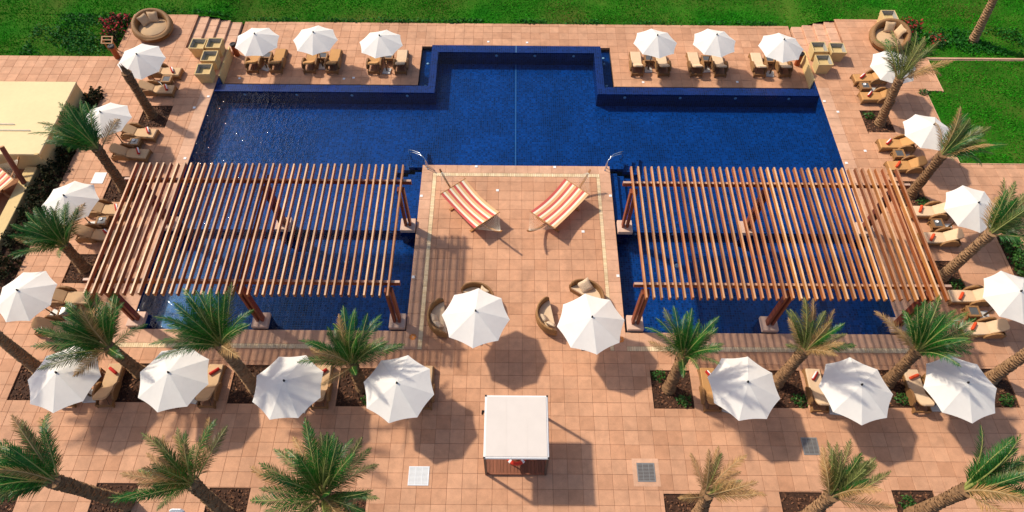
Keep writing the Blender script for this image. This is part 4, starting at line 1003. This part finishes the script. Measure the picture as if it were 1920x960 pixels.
for x, y in ((-15.36, 18.7), (-8.59, 18.65), (8.69, 18.6)):
    m = MB(); m.lathe([(.001, .05), (.10, .05), (.15, .0), (.001, .0)], 16); o = m.build('floor_inlet', 'white_plastic', smooth=True); o.location = (x, y, ZF + .003)
    tag(o, 'round white inlet on the pool floor under the %s' % ('left pergola, left one' if x < -12 else 'left pergola, right one' if x < 0 else 'right pergola'), 'inlet')
for x, y, t in ((-4.35 - .25, 13.9, 'left'), (5.2, 13.85, 'right')):
    m = MB()
    for k in range(7): a = k * .9; m.prism([(x + .11 * math.cos(a) + .07 * math.cos(b_), y + .11 * math.sin(a) + .06 * math.sin(b_)) for b_ in np.linspace(0, 5.6, 8)], .004, .012 + .001 * k, lambda p, q, t_: (p, q, t_))
    tag(m.build('orange_mark', 'rust'), 'small orange blotch on the coping by the %s near pergola footing' % t, 'mark')
ch = thing('white_chair', 'white chair back just inside the bottom edge of the picture', 'chair', (-13.2, 5.55, 0))
m = MB(); m.tube([(-.26, .22, .4), (-.26, .30, .74), (-.18, .33, .80), (.18, .33, .80), (.26, .30, .74), (.26, .22, .4)], .035, 8); m.box(-.24, .24, .27, .30, .5, .78); m.build('backrest', 'white_plastic', ch)
m = MB(); m.cbox(-.27, .27, -.25, .25, .40, .45, .02); m.build('seat', 'white_plastic', ch)
for a in (-1, 1):
    for b_ in (-1, 1): m = MB(); m.tube([(a * .23, b_ * .2, .4), (a * .27, b_ * .24, 0)], .02, 6); m.build('leg', 'white_plastic', ch)

# ------------------------------------------------------------------ palms
def frond_mesh(name, L_, curve, mat, rib, seed, nl=50, lw=.023, ll=.50):
    """rib starts at the origin going up +Z and arches towards +X; leaflets in a V on both sides"""
    rs = random.Random(seed); m = MB(); n = 12; pts = []; p = Vector((0, 0, 0)); th = 0.0
    tw = rs.uniform(-.25, .25)
    for i in range(n + 1):
        pts.append(p.copy()); th = curve * (i / n) ** 1.5; p = p + Vector((math.sin(th), tw * .35 * (i / n), math.cos(th))) * (L_ / n)
    m.tube(pts, [.030 * (1 - .85 * i / n) + .004 for i in range(n + 1)], 5, 1)
    for i in range(nl):
        t = .16 + .84 * (i + .5) / nl; k = t * n; j = min(int(k), n - 1); fr = k - j
        q = pts[j].lerp(pts[j + 1], fr); d = (pts[j + 1] - pts[j]).normalized(); side = Vector((0, 1, 0)); up = side.cross(d).normalized() * -1
        up = d.cross(side).normalized()
        for s in (-1, 1):
            l_ = ll * (math.sin(PI * min(1, .18 + t * .86)) ** .55 * .85 + .15) * rs.uniform(.70, 1.15)
            fw = .75 + .65 * t + rs.uniform(-.22, .22)
            dr = (side * s * 1.0 + d * fw - up * (.25 + rs.uniform(-.35, .3))).normalized()
            q2 = q + dr * l_ * .5; q3 = q + dr * l_ + Vector((0, 0, -1)) * l_ * rs.uniform(.05, .25) + d * rs.uniform(-.02, .06)
            wv = d.cross(dr).cross(dr).normalized() * lw * .5
            m.add([q - wv * .7, q + wv * .7, q2 + wv, q2 - wv, q3], [(0, 1, 2, 3), (3, 2, 4)], 0)
    return m.mesh(name, [mat, rib])
FR = {}
for kind, mat, rib in (('green', 'frond', 'rachis'), ('olive', 'frond_olive', 'rachis'), ('dry', 'frond_dry', 'rachis_dry')):
    FR[kind] = [frond_mesh('frond', 1.0 * L_, c_, mat, rib, 31 * k + len(kind)) for k, (L_, c_) in enumerate(((2.3, .45), (2.6, .7), (2.6, .95), (2.4, 1.25), (2.1, .3), (2.1, 1.9)))]
def trunk_mesh(h, seed, lean, r0=.24, r1=.19):
    rs = random.Random(seed); m = MB(); n = 14; rings = max(6, int(h / .075)); vs = []; 
    for i in range(rings + 1):
        t = i / rings; z = h * t
        base = r0 + (r1 - r0) * min(1, t * 1.6) + .05 * max(0, t - .75) * 4 * .6
        if t < .08: base += .05 * (1 - t / .08)
        for j in range(n):
            a = 2 * PI * (j + .5 * (i % 2)) / n
            lip = (.040 if (i % 2 == 0) else -.018) + rs.uniform(-.016, .016)
            if j % 2 == (i // 2) % 2: lip += .018
            r = base + lip; vs.append((r * math.cos(a) + lean[0] * t, r * math.sin(a) + lean[1] * t, z + rs.uniform(-.012, .012) + (.03 if lip > .02 else 0)))
    fs = [(i * n + j, i * n + (j + 1) % n, (i + 1) * n + (j + 1) % n, (i + 1) * n + j) for i in range(rings) for j in range(n)]; fs.append(tuple(range(rings * n, rings * n + n)))
    m.add(vs, fs)
    # old leaf-base stubs
    for k in range(int(h * 44)):
        t = rs.uniform(.02, 1) ** .8; a = rs.uniform(0, 2 * PI); z = h * t; r = r0 + (r1 - r0) * min(1, t * 1.6) + .03 * (t > .8)
        c = Vector((r * math.cos(a) + lean[0] * t, r * math.sin(a) + lean[1] * t, z)); o = Vector((math.cos(a), math.sin(a), 0)); s = Vector((-o.y, o.x, 0))
        m.add([c - s * .045, c + s * .045, c + o * .055 + Vector((0, 0, .09)) + s * .02, c + o * .055 + Vector((0, 0, .09)) - s * .02, c + o * .02 + Vector((0, 0, -.03))], [(0, 1, 2, 3), (4, 0, 3), (1, 4, 2), (4, 3, 2)])
    return m.mesh('trunk', 'trunk')
def palm(bx, by, nx, ny, nz, label, nf=26, mix=(.82, .13, .05), scale=1., spread=62, wind=(0, 0), seed=0, bz=-.06):
    rs = random.Random(100 + seed); root = thing('palm_tree', label, 'palm tree', (bx, by, bz), 0, 'date palms around the pool')
    h = nz - bz; lean = (nx - bx, ny - by); nf = int(nf * 1.22)
    link('trunk', trunk_mesh(h - (.45 if nf == 0 else 0), seed, lean), root)
    if nf == 0:                                                         # torn, frayed top without a crown
        m = MB(); n = 12
        for j in range(n):
            a = 2 * PI * j / n; r = rs.uniform(.05, .19); t = Vector((lean[0] - .10 + r * .4 * math.cos(a), lean[1] + r * .4 * math.sin(a), h + rs.uniform(-.25, .22)))
            m.tube([(lean[0] + r * math.cos(a), lean[1] + r * math.sin(a), h - .55), ((lean[0] + r * .9 * math.cos(a) + t.x) / 2, (lean[1] + r * .9 * math.sin(a) + t.y) / 2, h - .25), t], [.075, .05, .008], 5)
        m.build('frayed_top', 'trunk', root)
    for k in range(nf):
        u = (k + .5) / nf; kind = 'green'; x = rs.random()
        if x > mix[0] + mix[1] or (u > .86 and x > .45): kind = 'dry'
        elif x > mix[0]: kind = 'olive'
        vi = min(5, int(rs.choice((0, 1, 2) if u < .5 else (1, 2, 3) if u < .85 else (3, 5, 2)))) if nf > 3 else 0
        if u < .15: vi = 4
        az = k * 2.39996 + rs.uniform(-.25, .25); pol = R(5 + spread * u ** .8 + rs.uniform(-7, 7))
        out_ = Vector((math.cos(az), math.sin(az), 0)); g_ = rs.uniform(.6, 1.25) * (1 if kind != 'dry' else .55)
        d = (out_ * math.sin(pol) + Vector((0, 0, math.cos(pol))) + Vector((wind[0], wind[1], 0)) * g_).normalized()
        bend = out_ * .55 + Vector((wind[0], wind[1], 0)) * 1.1 + Vector((0, 0, -.45)); xa = (bend - d * bend.dot(d)).normalized(); ya = d.cross(xa)
        f_ = link('frond', FR[kind][vi], root, (lean[0] + .06 * math.cos(az), lean[1] + .06 * math.sin(az), h - .04 - .20 * u))
        Rm = Matrix((xa, ya, d)).transposed() @ Matrix.Rotation(rs.uniform(-.7, .7), 3, 'Z')
        f_.rotation_euler = Rm.to_euler(); s = scale * 1.04 * rs.uniform(.78, 1.12); f_.scale = (s, s, s)
    return root
PALMS = [   # base, neck, label, fronds, share green / olive / dry, scale, spread, wind
    (-21.15, 28.15, -21.15, 28.2, 3.6, 'bare headless palm trunk in front of the far left parasol', 0, (1, 0, 0), 1, 60, (0, 0)),
    (-21.02, 22.67, -20.92, 22.76, 3.10, 'green palm leaning over the edge of the ochre roof', 26, (.97, .03, 0), .98, 40, (-.45, .30)),
    (-21.39, 17.59, -21.34, 17.66, 2.01, 'green palm over the low garden wall left of the left pergola', 28, (.95, .05, 0), .90, 50, (-.35, .25)),
    (-16.91, 12.04, -16.94, 11.99, 2.82, 'green palm with crown above the leftmost near parasol', 30, (.86, .1, .04), 1.0, 52, (-.35, .30)),
    (-11.56, 11.39, -11.52, 11.43, 4.4, 'tall green palm before the left pergola with curved trunk', 30, (.86, .1, .04), .92, 50, (-.30, .35)),
    (-6.68, 11.43, -6.67, 11.43, 2.52, 'small green palm before the near edge of the left pergola', 26, (.75, .15, .1), .85, 46, (-.05, .40)),
    (-21.46, 12.06, -21.34, 12.25, 4.6, 'palm trunk cut by the left edge of the picture', 18, (.9, .1, 0), .85, 35, (-.6, .1)),
    (-15.61, 6.27, -15.74, 5.92, 4.9, 'thick palm in the bottom left corner', 30, (.8, .15, .05), .95, 50, (-.75, .28)),
    (-11.47, 5.86, -11.36, 6.12, 4.1, 'palm with browned fronds at the bottom, second from left', 22, (.50, .22, .28), .88, 55, (-.35, .30)),
    (-6.76, 5.49, -6.60, 5.68, 4.2, 'large green palm at the bottom centre left', 34, (.84, .1, .06), .95, 62, (0, .28)),
    (21.60, 28.01, 21.27, 28.25, 3.17, 'sparse palm whose fronds cross the far right parasol and daybed', 13, (.25, .6, .15), 1.0, 36, (.12, .40)),
    (21.76, 22.73, 21.74, 22.75, 3.14, 'palm with olive fronds blown over the right lawn', 22, (.45, .47, .08), .95, 36, (.55, .30)),
    (21.68, 17.51, 21.73, 17.44, 3.89, 'tall scaly palm at the right edge beside the pergola end', 20, (.6, .37, .03), .92, 38, (.50, .35)),
    (7.20, 11.44, 7.10, 11.50, 3.4, 'green palm left of the ochre lounger before the right pergola', 26, (.88, .07, .05), .74, 46, (.12, .35)),
    (12.15, 11.78, 12.15, 11.79, 3.45, 'brown and green windblown palm before the right pergola', 20, (.3, .42, .28), .80, 42, (.20, .40)),
    (17.22, 11.82, 17.09, 12.01, 3.01, 'green palm between the two rightmost near parasols', 26, (.85, .12, .03), .85, 42, (.25, .35)),
    (21.99, 12.04, 21.95, 12.12, 4.4, 'palm trunk cut by the right edge of the picture', 16, (.7, .3, 0), .8, 35, (.6, .1)),
    (7.78, 6.00, 7.54, 6.28, 2.34, 'small dry palm with straw coloured fronds at the bottom', 12, (0, .15, .85), .80, 38, (.35, .40)),
    (11.94, 5.82, 11.84, 6.02, 3.3, 'palm with upright olive green fronds at the bottom right', 22, (.45, .52, .03), .80, 36, (.35, .45)),
    (16.47, 6.06, 16.45, 6.09, 3.87, 'windblown green palm in the bottom right corner', 22, (.80, .17, .03), 1.0, 34, (.60, .30)),
    (29.82, 35.41, 29.30, 35.84, 4.6, 'lone palm trunk on the lawn at the top right', 18, (.8, .2, 0), .9, 45, (.1, .3))]
for k, (bx, by, nx, ny, nz, lab, nf, mix, sc, sp, wd) in enumerate(PALMS):
    palm(bx, by, nx, ny, nz, lab, nf, mix, sc, sp, (wd[0] * 1.3, wd[1] * 1.15), k + 1)
